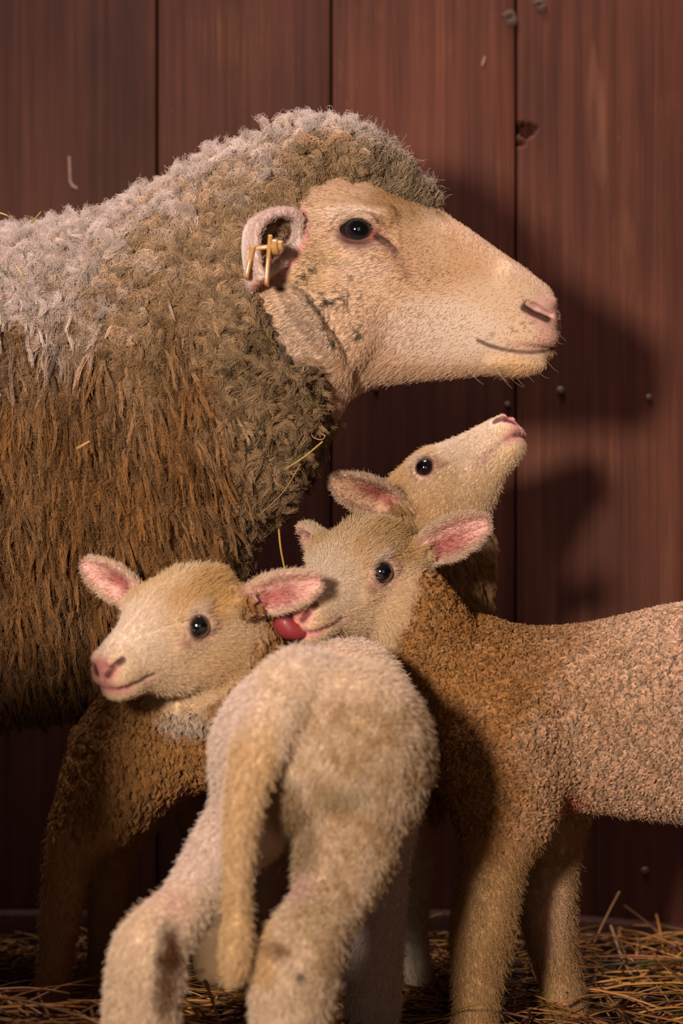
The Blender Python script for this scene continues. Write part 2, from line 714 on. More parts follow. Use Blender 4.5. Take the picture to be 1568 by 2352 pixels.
# ================================================================== THE BARN
WALL_Y = 2.34


def wall_material():
    m, nt, b = new_mat('old_red_stained_boards')
    L = nt.links.new
    tc = N(nt, 'ShaderNodeTexCoord')
    at = N(nt, 'ShaderNodeAttribute', attribute_name='col')        # grain offsets and a tone for each board
    add = N(nt, 'ShaderNodeVectorMath', operation='MULTIPLY_ADD', i={1: (7.0, 7.0, 3.0)})
    L(at.outputs['Color'], add.inputs[0])
    L(tc.outputs['Object'], add.inputs[2])
    # long vertical grain
    mp = N(nt, 'ShaderNodeMapping', i={'Scale': (90, 90, 2.2)})
    L(add.outputs[0], mp.inputs[0])
    g1 = N(nt, 'ShaderNodeTexNoise', i={'Scale': 1.0, 'Detail': 5.0, 'Roughness': .6, 'Distortion': .4})
    L(mp.outputs[0], g1.inputs['Vector'])
    mp2 = N(nt, 'ShaderNodeMapping', i={'Scale': (420, 420, 6)})
    L(add.outputs[0], mp2.inputs[0])
    g2 = N(nt, 'ShaderNodeTexNoise', i={'Scale': 1.0, 'Detail': 3.0})
    L(mp2.outputs[0], g2.inputs['Vector'])
    # broad worn patches
    g3 = N(nt, 'ShaderNodeTexNoise', i={'Scale': 11.0, 'Detail': 5.0, 'Roughness': .6})
    L(add.outputs[0], g3.inputs['Vector'])
    # cathedral figure: stretched rings
    mp4 = N(nt, 'ShaderNodeMapping', i={'Location': (-.285 * 1.0, 0, -.88 * .13), 'Scale': (1.0, .2, .13)})
    L(tc.outputs['Object'], mp4.inputs[0])
    wv = N(nt, 'ShaderNodeTexWave', wave_type='RINGS', rings_direction='SPHERICAL',
           i={'Scale': 30.0, 'Distortion': 3.0, 'Detail': 2.0, 'Detail Scale': 1.2})
    L(mp4.outputs[0], wv.inputs['Vector'])
    ramp = N(nt, 'ShaderNodeValToRGB')
    e = ramp.color_ramp.elements
    e[0].position, e[0].color = .25, (.066, .0185, .0108, 1)
    e[1].position, e[1].color = .78, (.178, .057, .032, 1)
    k = e.new(.5)
    k.color = (.123, .0370, .0210, 1)
    L(g1.outputs['Fac'], ramp.inputs['Fac'])
    # worn-through ochre streaks
    r3 = N(nt, 'ShaderNodeMapRange', i={'From Min': .56, 'From Max': .78})
    L(g3.outputs['Fac'], r3.inputs['Value'])
    mul = N(nt, 'ShaderNodeMath', operation='MULTIPLY')
    L(r3.outputs['Result'], mul.inputs[0])
    r1 = N(nt, 'ShaderNodeMapRange', i={'From Min': .42, 'From Max': .66})
    L(g2.outputs['Fac'], r1.inputs['Value'])
    L(r1.outputs['Result'], mul.inputs[1])
    m1 = N(nt, 'ShaderNodeMix', data_type='RGBA', i={7: (.19, .075, .026, 1)})
    L(mul.outputs[0], m1.inputs['Factor'])
    L(ramp.outputs['Color'], m1.inputs[6])
    # ring lines
    wr = N(nt, 'ShaderNodeMapRange', i={'From Min': .80, 'From Max': 1.0, 'To Max': .55})
    L(wv.outputs['Fac'], wr.inputs['Value'])
    sxyz = N(nt, 'ShaderNodeSeparateXYZ')
    L(tc.outputs['Object'], sxyz.inputs[0])
    off = N(nt, 'ShaderNodeMath', operation='SUBTRACT', i={1: .285})
    L(sxyz.outputs['X'], off.inputs[0])
    ab = N(nt, 'ShaderNodeMath', operation='ABSOLUTE')
    L(off.outputs[0], ab.inputs[0])
    msk = N(nt, 'ShaderNodeMapRange', i={'From Min': .045, 'From Max': .085, 'To Min': 1.0, 'To Max': 0.0})
    L(ab.outputs[0], msk.inputs['Value'])
    wm_ = N(nt, 'ShaderNodeMath', operation='MULTIPLY')
    L(wr.outputs['Result'], wm_.inputs[0])
    L(msk.outputs['Result'], wm_.inputs[1])
    m2 = N(nt, 'ShaderNodeMix', data_type='RGBA', i={7: (.27, .11, .06, 1)})
    L(wm_.outputs[0], m2.inputs['Factor'])
    L(m1.outputs[2], m2.inputs[6])
    # fine streak value
    fr = N(nt, 'ShaderNodeMapRange', i={'From Min': .25, 'From Max': .75, 'To Min': .86, 'To Max': 1.14})
    L(g2.outputs['Fac'], fr.inputs['Value'])
    m3 = N(nt, 'ShaderNodeMix', data_type='RGBA', blend_type='MULTIPLY', i={'Factor': 1.0})
    L(m2.outputs[2], m3.inputs[6])
    L(fr.outputs['Result'], m3.inputs[7])
    # small pale scuffs
    mp5 = N(nt, 'ShaderNodeMapping', i={'Scale': (60, 60, 22)})
    L(add.outputs[0], mp5.inputs[0])
    sc = N(nt, 'ShaderNodeTexNoise', i={'Scale': 1.0, 'Detail': 6.0, 'Roughness': .7})
    L(mp5.outputs[0], sc.inputs['Vector'])
    sr = N(nt, 'ShaderNodeMapRange', i={'From Min': .69, 'From Max': .76, 'To Max': .6})
    L(sc.outputs['Fac'], sr.inputs['Value'])
    m4 = N(nt, 'ShaderNodeMix', data_type='RGBA', i={7: (.33, .17, .11, 1)})
    L(sr.outputs['Result'], m4.inputs['Factor'])
    L(m3.outputs[2], m4.inputs[6])
    sx = N(nt, 'ShaderNodeSeparateColor')
    L(at.outputs['Color'], sx.inputs[0])
    blo = N(nt, 'ShaderNodeTexNoise', i={'Scale': 5.0, 'Detail': 4.0, 'Roughness': .55})
    mp6 = N(nt, 'ShaderNodeMapping', i={'Scale': (1.6, 1.6, .7)})
    L(add.outputs[0], mp6.inputs[0])
    L(mp6.outputs[0], blo.inputs['Vector'])
    bl = N(nt, 'ShaderNodeMapRange', i={'From Min': .3, 'From Max': .7, 'To Min': .62, 'To Max': 1.18})
    L(blo.outputs['Fac'], bl.inputs['Value'])
    bm = N(nt, 'ShaderNodeMath', operation='MULTIPLY')
    L(bl.outputs['Result'], bm.inputs[0])
    L(sx.outputs['Blue'], bm.inputs[1])
    m5 = N(nt, 'ShaderNodeMix', data_type='RGBA', blend_type='MULTIPLY', i={'Factor': 1.0})
    L(m4.outputs[2], m5.inputs[6])
    L(bm.outputs[0], m5.inputs[7])
    L(m5.outputs[2], b.inputs['Base Color'])
    b.inputs['Roughness'].default_value = .7
    b.inputs['Specular IOR Level'].default_value = .22
    bp = N(nt, 'ShaderNodeBump', i={'Strength': .5, 'Distance': .0015})
    L(g1.outputs['Fac'], bp.inputs['Height'])
    bp2 = N(nt, 'ShaderNodeBump', i={'Strength': .25, 'Distance': .0008})
    L(wm_.outputs[0], bp2.inputs['Height'])
    L(bp.outputs['Normal'], bp2.inputs['Normal'])
    L(bp2.outputs['Normal'], b.inputs['Normal'])
    return m


M_WALL = wall_material()
M_DARK = simple_mat('dark_gap', (.004, .003, .002), .9, .1)


def build_wall():
    """vertical boards with rounded edges; one board has lost a knot beside its seam"""
    seams = [-1.36, -1.165, -.965, -.775, -.585, -.392] + list(xpx([360, 761, 1185], WALL_Y)) + [.378, .572, .765, .96, 1.15]
    z0, z1 = .0, 1.45
    V, Fs, cols = [], [], []
    hole_c = P(1210, 299, WALL_Y)
    gap = .0011
    for bi in range(len(seams) - 1):
        x0, x1 = seams[bi] + gap, seams[bi + 1] - gap
        rnd = rng.random(3)
        rnd[2] = {5: .62, 6: .80, 7: .98, 8: .92}.get(bi, .8)  # tone set by hand, darker for the left boards
        xs = np.unique(np.concatenate([np.linspace(x0, x1, 9), [x0 + .0008, x0 + .002, x1 - .002, x1 - .0008]]))
        zs = np.linspace(z0, z1, 60)
        has = x0 < hole_c[0] < x1
        if has:
            xs = np.unique(np.concatenate([xs, np.arange(x0, x0 + .03, .0009)]))
            zs = np.unique(np.concatenate([zs, np.arange(hole_c[2] - .026, hole_c[2] + .018, .0009)]))
        X, Z = np.meshgrid(xs, zs, indexing='ij')
        ed = np.minimum(X - x0, x1 - X)
        wob = .0006 * np.sin(Z * 9 + bi * 2)
        Y = WALL_Y + np.where(ed < .002, (.002 - ed) ** 2 / .002 * .9, 0) + wob
        keep = np.ones((len(xs) - 1, len(zs) - 1), bool)
        if has:
            ang = np.arctan2(Z - hole_c[2], X - hole_c[0])
            rr = np.hypot((X - hole_c[0]) / 1.15, Z - hole_c[2]) - .0075 - .0011 * np.sin(3 * ang + .6) - .0008 * np.sin(7 * ang)
            r2 = np.hypot((X - x0 - .002) / 1.9, Z - hole_c[2] + .0145) - .0022       # the chip below
            r3 = np.hypot((X - x0) / 1.0, Z - hole_c[2] - .002) - .0062
            rr = np.minimum(np.minimum(rr, r2), r3)
            Y = Y + np.where(rr < .0035, (.0035 - np.maximum(rr, 0)) ** 2 / .0035 * 1.2, 0) + np.where(rr < 0, .012, 0)
            inside = rr < -.0004
            keep &= ~(inside[:-1, :-1] & inside[1:, :-1] & inside[1:, 1:] & inside[:-1, 1:])
        ids = len(V) + np.arange(X.size).reshape(X.shape)
        V.extend(np.stack([X, Y, Z], -1).reshape(-1, 3).tolist())
        cols.extend([rnd] * X.size)
        q = np.stack([ids[:-1, :-1], ids[1:, :-1], ids[1:, 1:], ids[:-1, 1:]], -1)[keep]
        Fs.extend(q.reshape(-1, 4).tolist())
        # thickness: sides and back
        bk = len(V)
        nz = len(zs)
        for xx in (x0, x1):
            for z in zs:
                V.append([xx, WALL_Y + .019, z])
                cols.append(rnd)
        for j in range(nz - 1):
            Fs.append([ids[0, j], ids[0, j + 1], bk + j + 1, bk + j])
            Fs.append([ids[-1, j + 1], ids[-1, j], bk + nz + j, bk + nz + j + 1])
            Fs.append([bk + j, bk + j + 1, bk + nz + j + 1, bk + nz + j])
    o = mesh_obj('wall_back', V, Fs, M_WALL, None, np.array(cols, float))
    o['kind'] = 'structure'
    # outer sheathing behind the boards: keeps the seams black
    s = mesh_obj('sheathing', [[-1.4, WALL_Y + .13, 0], [1.2, WALL_Y + .13, 0], [1.2, WALL_Y + .13, 1.45], [-1.4, WALL_Y + .13, 1.45],
                               [-1.4, WALL_Y + .145, 0], [1.2, WALL_Y + .145, 0], [1.2, WALL_Y + .145, 1.45], [-1.4, WALL_Y + .145, 1.45]],
                 [[0, 1, 2, 3], [5, 4, 7, 6], [1, 5, 6, 2], [4, 0, 3, 7], [3, 2, 6, 7], [4, 5, 1, 0]], M_DARK, o, None, False)
    return o


wall = build_wall()

M_SCREW = simple_mat('rusty_steel', (.16, .11, .08), .45, .5, 0, 900, .4, .4)
M_CHIP = simple_mat('bare_splintered_wood', (.09, .050, .036), .8, .2, 0, 260, .5, .8)


def small_sdf(name, prims, cuts, mat, parent, h=.0007, sm=1):
    lo = np.min([p[1] for p, k in prims], 0) - .003
    hi = np.max([p[2] for p, k in prims], 0) + .003
    F_ = Field(*[np.arange(a, b, h) for a, b in zip(lo, hi)])
    for p, k in prims:
        F_.add(p, k)
    for p, k in cuts:
        F_.cut(p, k)
    V, Q = F_.mesh()
    V, Q = biggest(V, Q)
    V = smooth(V, Q, sm, .5)
    return mesh_obj(name, V, Q, mat, parent)


for px, py, s in [(1287, 897, 1.0), (1490, 913, .8), (1165, 929, .7), (1481, 2000, 1.0), (862, 893, .7)]:
    c = P(px, py, WALL_Y)
    small_sdf('screw', [(ell(c, (.0042 * s, .0022, .0042 * s)), .001)],
              [(rcone(c + [-.003 * s, -.0022, -.001], c + [.003 * s, -.0022, .001], .0007, .0007), .0005)], M_SCREW, wall, .0005)
for px, py, sx, sz in [(1171, 42, .007, .010), (1240, 12, .006, .008), (1246, 24, .003, .002)]:
    c = P(px, py, WALL_Y)
    small_sdf('knot', [(ell(c, (sx, .0022, sz)), .001), (ell(c + [sx * .5, -.001, -sz * .4], (sx * .7, .002, sz * .4)), .003),
                       (ell(c + [-sx * .6, -.0005, sz * .3], (sx * .8, .0015, sz * .25)), .003)],
              [(ell(c + [0, -.0025, 0], (sx * .4, .0014, sz * .3)), .001)], M_CHIP, wall, .0006)

for rows, r_ in (([(159, 362), (160, 395), (161, 418), (167, 428), (176, 432)], .0016), ([(1113, 133), (1110, 143), (1108, 150)], .0016)):
    q = np.array([P(a, b_, WALL_Y) for a, b_ in rows])
    small_sdf('paint_fleck', [(rcone(a, b_, r_, r_), .001) for a, b_ in zip(q[:-1], q[1:])], [], simple_mat('pale_paint', (.30, .17, .13), .7, .2, 0, 500, .3, .2), wall, .0006)

# board along the foot of the wall
def baseboard():
    o = bpy.data.objects
    zt0, zt1 = zpx(2108, 2.32), zpx(2128, 2.32)
    xs = np.linspace(-1.36, 1.15, 60)
    xa = (xs - xpx(1340, 2.32)) / (xpx(1568, 2.32) - xpx(1340, 2.32))
    zt = np.clip(zt0 + (zt1 - zt0) * xa, zpx(2150, 2.32), zpx(2095, 2.32))
    V, cols, Fs = [], [], []
    prof = [(0.0, 0, .000), (0.0, 1, -.004), (.002, 1, -.001), (.018, 1, 0.0)]
    for i, x in enumerate(xs):
        for y, k, dz in prof:
            V.append([x, 2.317 + y, (zt[i] + dz) if k else 0.0])
            cols.append([.2, .6, .4])
    for i in range(len(xs) - 1):
        for j in range(3):
            a = i * 4 + j
            Fs.append([a, a + 4, a + 5, a + 1])
    b = mesh_obj('baseboard_back', V, Fs, M_WALL, None, np.array(cols, float), False)
    b['kind'] = 'structure'


baseboard()


def floor():
    m, nt, b = new_mat('dark_earth_floor')
    tc = N(nt, 'ShaderNodeTexCoord')
    nz = N(nt, 'ShaderNodeTexNoise', i={'Scale': 30.0, 'Detail': 6.0})
    nt.links.new(tc.outputs['Object'], nz.inputs['Vector'])
    r = N(nt, 'ShaderNodeValToRGB')
    r.color_ramp.elements[0].color = (.008, .004, .002, 1)
    r.color_ramp.elements[1].color = (.05, .025, .011, 1)
    nt.links.new(nz.outputs['Fac'], r.inputs['Fac'])
    nt.links.new(r.outputs['Color'], b.inputs['Base Color'])
    b.inputs['Roughness'].default_value = .95
    V = [[-1.4, -.4, 0], [1.2, -.4, 0], [1.2, 2.5, 0], [-1.4, 2.5, 0], [-1.4, -.4, -.05], [1.2, -.4, -.05], [1.2, 2.5, -.05], [-1.4, 2.5, -.05]]
    o = mesh_obj('floor', V, [[0, 1, 2, 3], [5, 4, 7, 6], [0, 4, 5, 1], [1, 5, 6, 2], [2, 6, 7, 3], [3, 7, 4, 0]], m, None, None, False)
    o['kind'] = 'structure'


floor()


def shade_planks():
    """unseen low planks, added to shade the lower left of the flock"""
    V, Fs, cols = [], [], []
    for k, (z0, z1) in enumerate(((.0, .148), (.151, .298), (.301, .450))):
        x0, x1, y0, y1 = -1.36, -.268, 1.440, 1.463
        b = len(V)
        r = rng.random(3)
        for x, y, z in ((x0, y0, z0), (x1, y0, z0), (x1, y1, z0), (x0, y1, z0), (x0, y0, z1), (x1, y0, z1), (x1, y1, z1), (x0, y1, z1)):
            V.append([x, y, z])
            cols.append(r)
        Fs += [[b + i for i in f] for f in ((3, 2, 1, 0), (4, 5, 6, 7), (0, 1, 5, 4), (1, 2, 6, 5), (2, 3, 7, 6), (3, 0, 4, 7))]
    o = mesh_obj('shade_board_left', V, Fs, M_WALL, None, np.array(cols), False)
    o['kind'] = 'structure'


shade_planks()


def heap(x, y):
    """height of the bedding"""
    return .022 + .050 * np.exp(-((x + .25) / .22) ** 2 - ((y - 1.78) / .22) ** 2) + .018 * np.exp(-((x - .30) / .16) ** 2 - ((y - 2.2) / .09) ** 2)


STRAW_COL = np.array([.37, .165, .038])


def straw_bed(n=5200):
    x = rng.uniform(-.75, .75, n)
    y = rng.uniform(1.30, 2.31, n)
    L = rng.uniform(.04, .20, n)
    a = rng.uniform(0, 2 * math.pi, n)
    tilt = rng.normal(0, .16, n)
    zc = heap(x, y) * rng.random(n) ** .6 + .003
    d = np.stack([np.cos(a) * np.cos(tilt), np.sin(a) * np.cos(tilt), np.sin(tilt)], 1)
    t = np.linspace(-.5, .5, 5)[None, :, None]
    c = np.stack([x, y, zc], 1)[:, None]
    side = np.cross(d, [0, 0, 1.])[:, None]
    pth = c + d[:, None] * L[:, None, None] * t + side * rng.normal(0, .07, (n, 1, 1)) * L[:, None, None] * (t * t * 4 - .3)
    pth[:, :, 2] = np.maximum(pth[:, :, 2] - (t[:, :, 0] ** 2) * L[:, None] * .2, .0015)
    pth[:, :, 1] = np.minimum(pth[:, :, 1], 2.31)
    rad = rng.uniform(.0007, .0022, n)
    V, Q = tubes(pth, rad, 4, .55)
    col = STRAW_COL * rng.uniform(.18, 1.5, (n, 1)) + rng.normal(0, .012, (n, 3))
    col = np.clip(np.repeat(col, 5 * 4, 0), .01, .8)
    tag(mesh_obj('straw_bedding', V, Q, M_STRAW, None, col), 'loose tangled straw and hay bedding strewn over the dark barn floor', 'straw', kind='stuff')


straw_bed()


# ================================================================== LAMBS
CREAM = np.array([.74, .545, .345])
PALE = np.array([.78, .63, .50])
GOLD = np.array([.60, .36, .14])
BROWN = np.array([.40, .20, .068])
PINK = np.array([.74, .36, .31])
DEEP = np.array([.42, .11, .10])
DARK = np.array([.045, .022, .016])


EYE_P = (.056, .0125, .0335)
EYE_R = .0101


class Head:
    """frame of a lamb's head: f to the nose, u to the crown, r to the lamb's right"""

    def __init__(s, yaw, pitch, roll, org, scale, muz=1.0):
        s.muz = muz
        yaw, pitch, roll = np.radians([yaw, pitch, roll])
        f = np.array([math.sin(yaw) * math.cos(pitch), -math.cos(yaw) * math.cos(pitch), math.sin(pitch)])
        r = unit(np.cross(f, [0, 0, 1.]))
        u = np.cross(r, f)
        c, sn = math.cos(roll), math.sin(roll)
        s.f, s.u, s.r = f, u * c + r * sn, r * c - u * sn
        s.M = np.array([s.f, s.u, s.r])
        s.o = np.asarray(org, float)
        s.s = scale
        s.ears = []

    @classmethod
    def at_eye(cls, yaw, pitch, roll, eye_px, depth, scale, side, muz=1.0):
        h = cls(yaw, pitch, roll, (0, 0, 0), scale, muz)
        h.o = P(*eye_px, depth) - scale * (np.array([EYE_P[0], EYE_P[1], side * (EYE_P[2] + .006)]) @ h.M)
        return h

    def w(s, *l):
        l = np.array(l, float)
        l[0] = l[0] if l[0] < .075 else .075 + (l[0] - .075) * s.muz
        return s.o + s.s * (l @ s.M)

    def loc(s, p):
        q = (p - s.o) @ s.M.T / s.s
        q[:, 0] = np.where(q[:, 0] < .075, q[:, 0], .075 + (q[:, 0] - .075) / s.muz)
        return q




def lamb_head(F_, H, open_mouth=False):
    s = H.s
    us = [-.020, -.008, .008, .026, .045, .060, .074, .088, .102, .116, .128, .137, .142, .144]
    top = [.004, .020, .031, .039, .0425, .0405, .035, .0300, .0262, .0232, .0196, .0142, .0085, .003]
    bot = [-.006, -.022, -.036, -.0475, -.0525, -.0500, -.0440, -.0370, -.0310, -.0272, -.0240, -.0190, -.0120, -.005]
    wid = [.012, .028, .0365, .0405, .0405, .0365, .0295, .0245, .0208, .0182, .0166, .0138, .0095, .004]
    us = [a if a < .075 else .075 + (a - .075) * H.muz for a in us]
    F_.add(loft(H.o, H.f, H.u, H.r, us, top, bot, wid, 2.15, None, .06, s), .012)
    for sg in (-1, 1):
        F_.add(ell(H.w(.026, -.022, sg * .0245), np.array([.030, .024, .018]) * s, H.M), .012)          # cheek
        F_.add(ell(H.w(.053, .0245, sg * .0275), np.array([.0165, .0065, .0085]) * s, H.M), .009)       # brow
        F_.add(ell(H.w(.062, .000, sg * .0285), np.array([.015, .006, .0065]) * s, H.M), .009)          # below the eye
        F_.add(ell(H.w(.127, -.005, sg * .0098), np.array([.014, .009, .0070]) * s, H.M), .008)         # upper lip
        e = np.array([EYE_P[0], EYE_P[1], sg * EYE_P[2]])
        lk = np.array([.30, .10, sg * .95])
        lk = lk / np.linalg.norm(lk)
        F_.cut(ell(H.w(*(e + lk * .0035)), np.array([.0103, .0095, .0090]) * s, H.M), .004)
        ph = np.linspace(0, 2 * math.pi, 15)
        x = np.array([lk[2], 0, -lk[0]]) * sg
        x /= np.linalg.norm(x)
        y = np.cross(lk, x)
        ring = [e + lk * (.0030 + .0012 * math.cos(2 * a)) + x * .0108 * math.cos(a) + y * .0090 * math.sin(a) for a in ph]
        for a, b in zip(ring[:-1], ring[1:]):
            F_.add(rcone(H.w(*a), H.w(*b), .0021 * s, .0021 * s), .0030)
        # nostril: slanting slit under a wing
        F_.add(ell(H.w(.1345, .0105, sg * .0085), np.array([.0085, .0042, .0055]) * s, H.M), .005)
    F_.add(ell(H.w(.119, -.0185, 0), np.array([.0190, .0085, .0145]) * s, H.M), .007)                   # chin
    # nostrils and mouth, cut along the finished surface
    def snap(a, d):
        a, d = np.array(a, float), unit(d)
        q = np.array([H.w(*(a + d * t)) for t in np.arange(0, .04, .0004)])
        ii = [np.clip(np.searchsorted(F_.ax[k], q[:, k]), 0, len(F_.ax[k]) - 1) for k in range(3)]
        v = F_.f[ii[0], ii[1], ii[2]]
        return q[max(int(np.argmax(v > 0)), 1)]
    H.nost, H.mouth = [], []
    for sg in (-1, 1):
        q = [snap((.118, .003, 0), d) for d in ((.0245, -.0020, sg * .0050), (.0225, .0015, sg * .0085), (.0190, .0050, sg * .0120), (.0140, .0075, sg * .0150))]
        H.nost.append(q)
        m = [snap((u_, -.0125, 0), (f_, 0, sg)) for u_, f_ in ((.103, 0), (.110, 0), (.118, 0), (.126, .1), (.130, .5), (.132, 1.2), (.132, 3.))] + [snap((.130, -.0125, 0), (1, 0, 0))]
        H.mouth.append(m)
    rr = .0021 if open_mouth else .0016
    for q in H.nost:
        for k, (a, b) in enumerate(zip(q[:-1], q[1:])):
            F_.cut(rcone(a, b, (.0016, .0022, .0028)[k] * s, (.0022, .0028, .0020)[k] * s), .0015)
    for q in H.mouth:
        for a, b in zip(q[:-1], q[1:]):
            F_.cut(rcone(a, b, rr * s, rr * s), .0022)
    F_.cut(rcone(H.w(.1425, -.0095, 0), H.w(.1445, .002, 0), .0009 * s, .0009 * s), .002)              # cleft of the lip
    for fr, wm, kw in H.ears:
        root = fr['base'] - fr['a'] * .012
        F_.add(rcone(root, fr['base'] + fr['a'] * .010, .0105 * s, .0085 * s), .010)
        F_.add(ear(fr, wm, **kw), .006)
        # ear canal: open the hollow at its root
        F_.cut(rcone(fr['base'] + fr['a'] * .006 + fr['c'] * .006, fr['base'] + fr['a'] * .020 + fr['c'] * .003, .004 * s, .0055 * s), .004)


def head_weight(l, p):
    d = np.sqrt(((l[:, 0] - .060) / .098) ** 2 + ((l[:, 1] + .005) / .064) ** 2 + (l[:, 2] / .058) ** 2)
    return 1 - sstep(.88, 1.10, d + .16 * (noise(p, 90, 2) - .5))


def lamb_head_colour(H, p, col, gold=.7, nose_dirt=0.0, ear_inside=None):
    l = H.loc(p)
    la = l * np.array([1, 1, 1.])
    la[:, 2] = np.abs(la[:, 2])
    inhead = head_weight(l, p)
    nz = noise(p, 130)
    nz2 = noise(p, 45, 3.)
    c = mix(col, CREAM * 1.02, inhead)
    c = mix(c, GOLD, gold * inhead * blob(la, (.022, .022, .026), (.034, .026, .026)) * (.45 + .75 * nz2))
    c = mix(c, GOLD, gold * .6 * inhead * blob(la, (.052, .033, .024), (.022, .014, .016)) * (.4 + .8 * nz))
    c = mix(c, PALE * 1.03, .85 * inhead * blob(l, (.095, .012, .004), (.045, .034, .032)))
    c = mix(c, GOLD * 1.1, gold * .5 * inhead * blob(la, (.03, -.03, .03), (.035, .025, .03)) * (.4 + nz2))
    # bare skin round the eye and its dark inner corner
    c = mix(c, np.array([.72, .46, .36]), .55 * inhead * blob(la, (.058, .011, .037), (.018, .0135, .016)))
    c = mix(c, PALE, .7 * inhead * blob(la, (.053, .0255, .036), (.013, .0045, .012)))
    d = np.sqrt(((la - np.array([.0575, .0125, .0345])) ** 2).sum(1))
    c = mix(c, np.array([.10, .04, .032]), .9 * inhead * (1 - sstep(.0100, .0138, d)))
    c = mix(c, DARK * 2.5, .55 * inhead * blob(la, (.0735, .0030, .031), (.0045, .0026, .009)))
    c = mix(c, np.array([.60, .33, .25]), .5 * inhead * blob(la, (.0715, .0055, .031), (.008, .0050, .011)))
    # nose, lips
    nose = blob(la, (.1405, .0040, .003), (.0115, .0105, .0125))
    c = mix(c, PINK * np.array([1.0, .82, .84]), .95 * inhead * nose)
    lip = blob(la, (.136, -.0115, .006), (.014, .0070, .0165))
    c = mix(c, np.array([.66, .27, .25]), .85 * inhead * lip)
    c = mix(c, np.array([.52, .28, .24]), .5 * inhead * blob(la, (.112, -.0135, .022), (.018, .0060, .009)))
    def along(rows):
        dm = np.full(len(p), 9.)
        for q in rows:
            for a, b in zip(q[:-1], q[1:]):
                t = np.clip(((p - a) @ (b - a)) / max((b - a) @ (b - a), 1e-9), 0, 1)
                dm = np.minimum(dm, np.sqrt(((p - a - t[:, None] * (b - a)) ** 2).sum(1)))
        return dm
    dn = along(H.nost)
    c = mix(c, DEEP * .35, .95 * inhead * (1 - sstep(.0022, .0044, dn)))
    dm = along(H.mouth)
    c = mix(c, DARK * 2.2, .8 * inhead * (1 - sstep(.0010, .0032, dm)))
    if nose_dirt:
        c = mix(c, DARK * 2, nose_dirt * inhead * blob(la, (.136, .006, .006), (.012, .010, .014)) * sstep(.5, .8, noise(p, 330)))
    bare = inhead * np.clip(nose + lip * .8 + (1 - sstep(.011, .0145, d)) + (1 - sstep(.002, .004, dm)) + (1 - sstep(.004, .006, dn)), 0, 1)
    # ears
    for k, (fr, wm, kw) in enumerate(H.ears):
        sn, v, h = ear_local(fr, p)
        ins = (sn > -.06) & (sn < 1.03) & (np.abs(v) < 1.15) & (np.abs(h) < .012)
        out = ins * sstep(-.06, .12, sn)
        c = mix(c, PALE * np.array([1.0, .93, .88]), .9 * out)
        inner = out * sstep(-.0006, .0012, h)
        c = mix(c, np.array([.76, .43, .37]) if ear_inside is None else ear_inside, .85 * inner * (1 - sstep(.55, .95, np.abs(v))))
        core = inner * (1 - sstep(.15, .65, np.abs(v + .25))) * (1 - sstep(.45, .85, sn))
        c = mix(c, DEEP * .9, .85 * core)
        bare = np.maximum(bare, inner * (1 - sstep(.45, .8, np.abs(v))) * .85)
    return c, bare, inhead


def finish_lamb(name, F_, H, colour, label, hooves, coat, gap_shade=.58):
    V, Q = F_.mesh()
    V, Q = biggest(V, Q)
    V = smooth(V, Q, 1, .35)
    Nv = vnormals(V, Q)
    col, bare = colour(V, Nv)
    root = (1 - head_weight(H.loc(V), V)) * sstep(.19, .23, V[:, 2]) * (gap_shade < 1)  # skin under the wool darkened: shade between locks put into its colour
    for fr, wm, kw in H.ears:
        sn, v, h = ear_local(fr, V)
        root = root * ~((sn > -.12) & (sn < 1.05) & (np.abs(v) < 1.25) & (np.abs(h) < .014))
    body = mesh_obj(name, V, Q, M_SKIN, None, np.clip(col * (1 - (1 - gap_shade) * root)[:, None], .002, .9))
    tag(body, label, 'lamb')
    for ft, fw in hooves:
        hoof(body, np.array(ft, float), fw, .85)
    if True:
        for sg in (-1, 1):
            lk = unit(np.array([.30, .10, sg * .95]))
            eyeball(body, H.w(*(np.array([EYE_P[0], EYE_P[1], sg * EYE_P[2]]) + lk * .0005)), lk @ H.M, H.u, EYE_R * H.s, M_EYE_LAMB)
    coat(body, V, Q, Nv, col, bare)
    return body


def groom_of(H, p):
    """the way the short hair lies: back from the nose on the head, down and back elsewhere"""
    l = H.loc(p)
    la = np.abs(l[:, 2])
    g = -H.f[None] * .8 + H.u[None] * np.where(l[:, 1] > .02, .25, -.35)[:, None] + H.r[None] * (np.sign(l[:, 2]) * .35)[:, None]
    for fr, wm, kw in H.ears:
        sn, v, h = ear_local(fr, p)
        ins = (sn > 0) & (sn < 1.05) & (np.abs(v) < 1.2) & (np.abs(h) < .012)
        g = np.where(ins[:, None], fr['a'][None] + fr['b'][None] * (v * .9)[:, None], g)
    return g


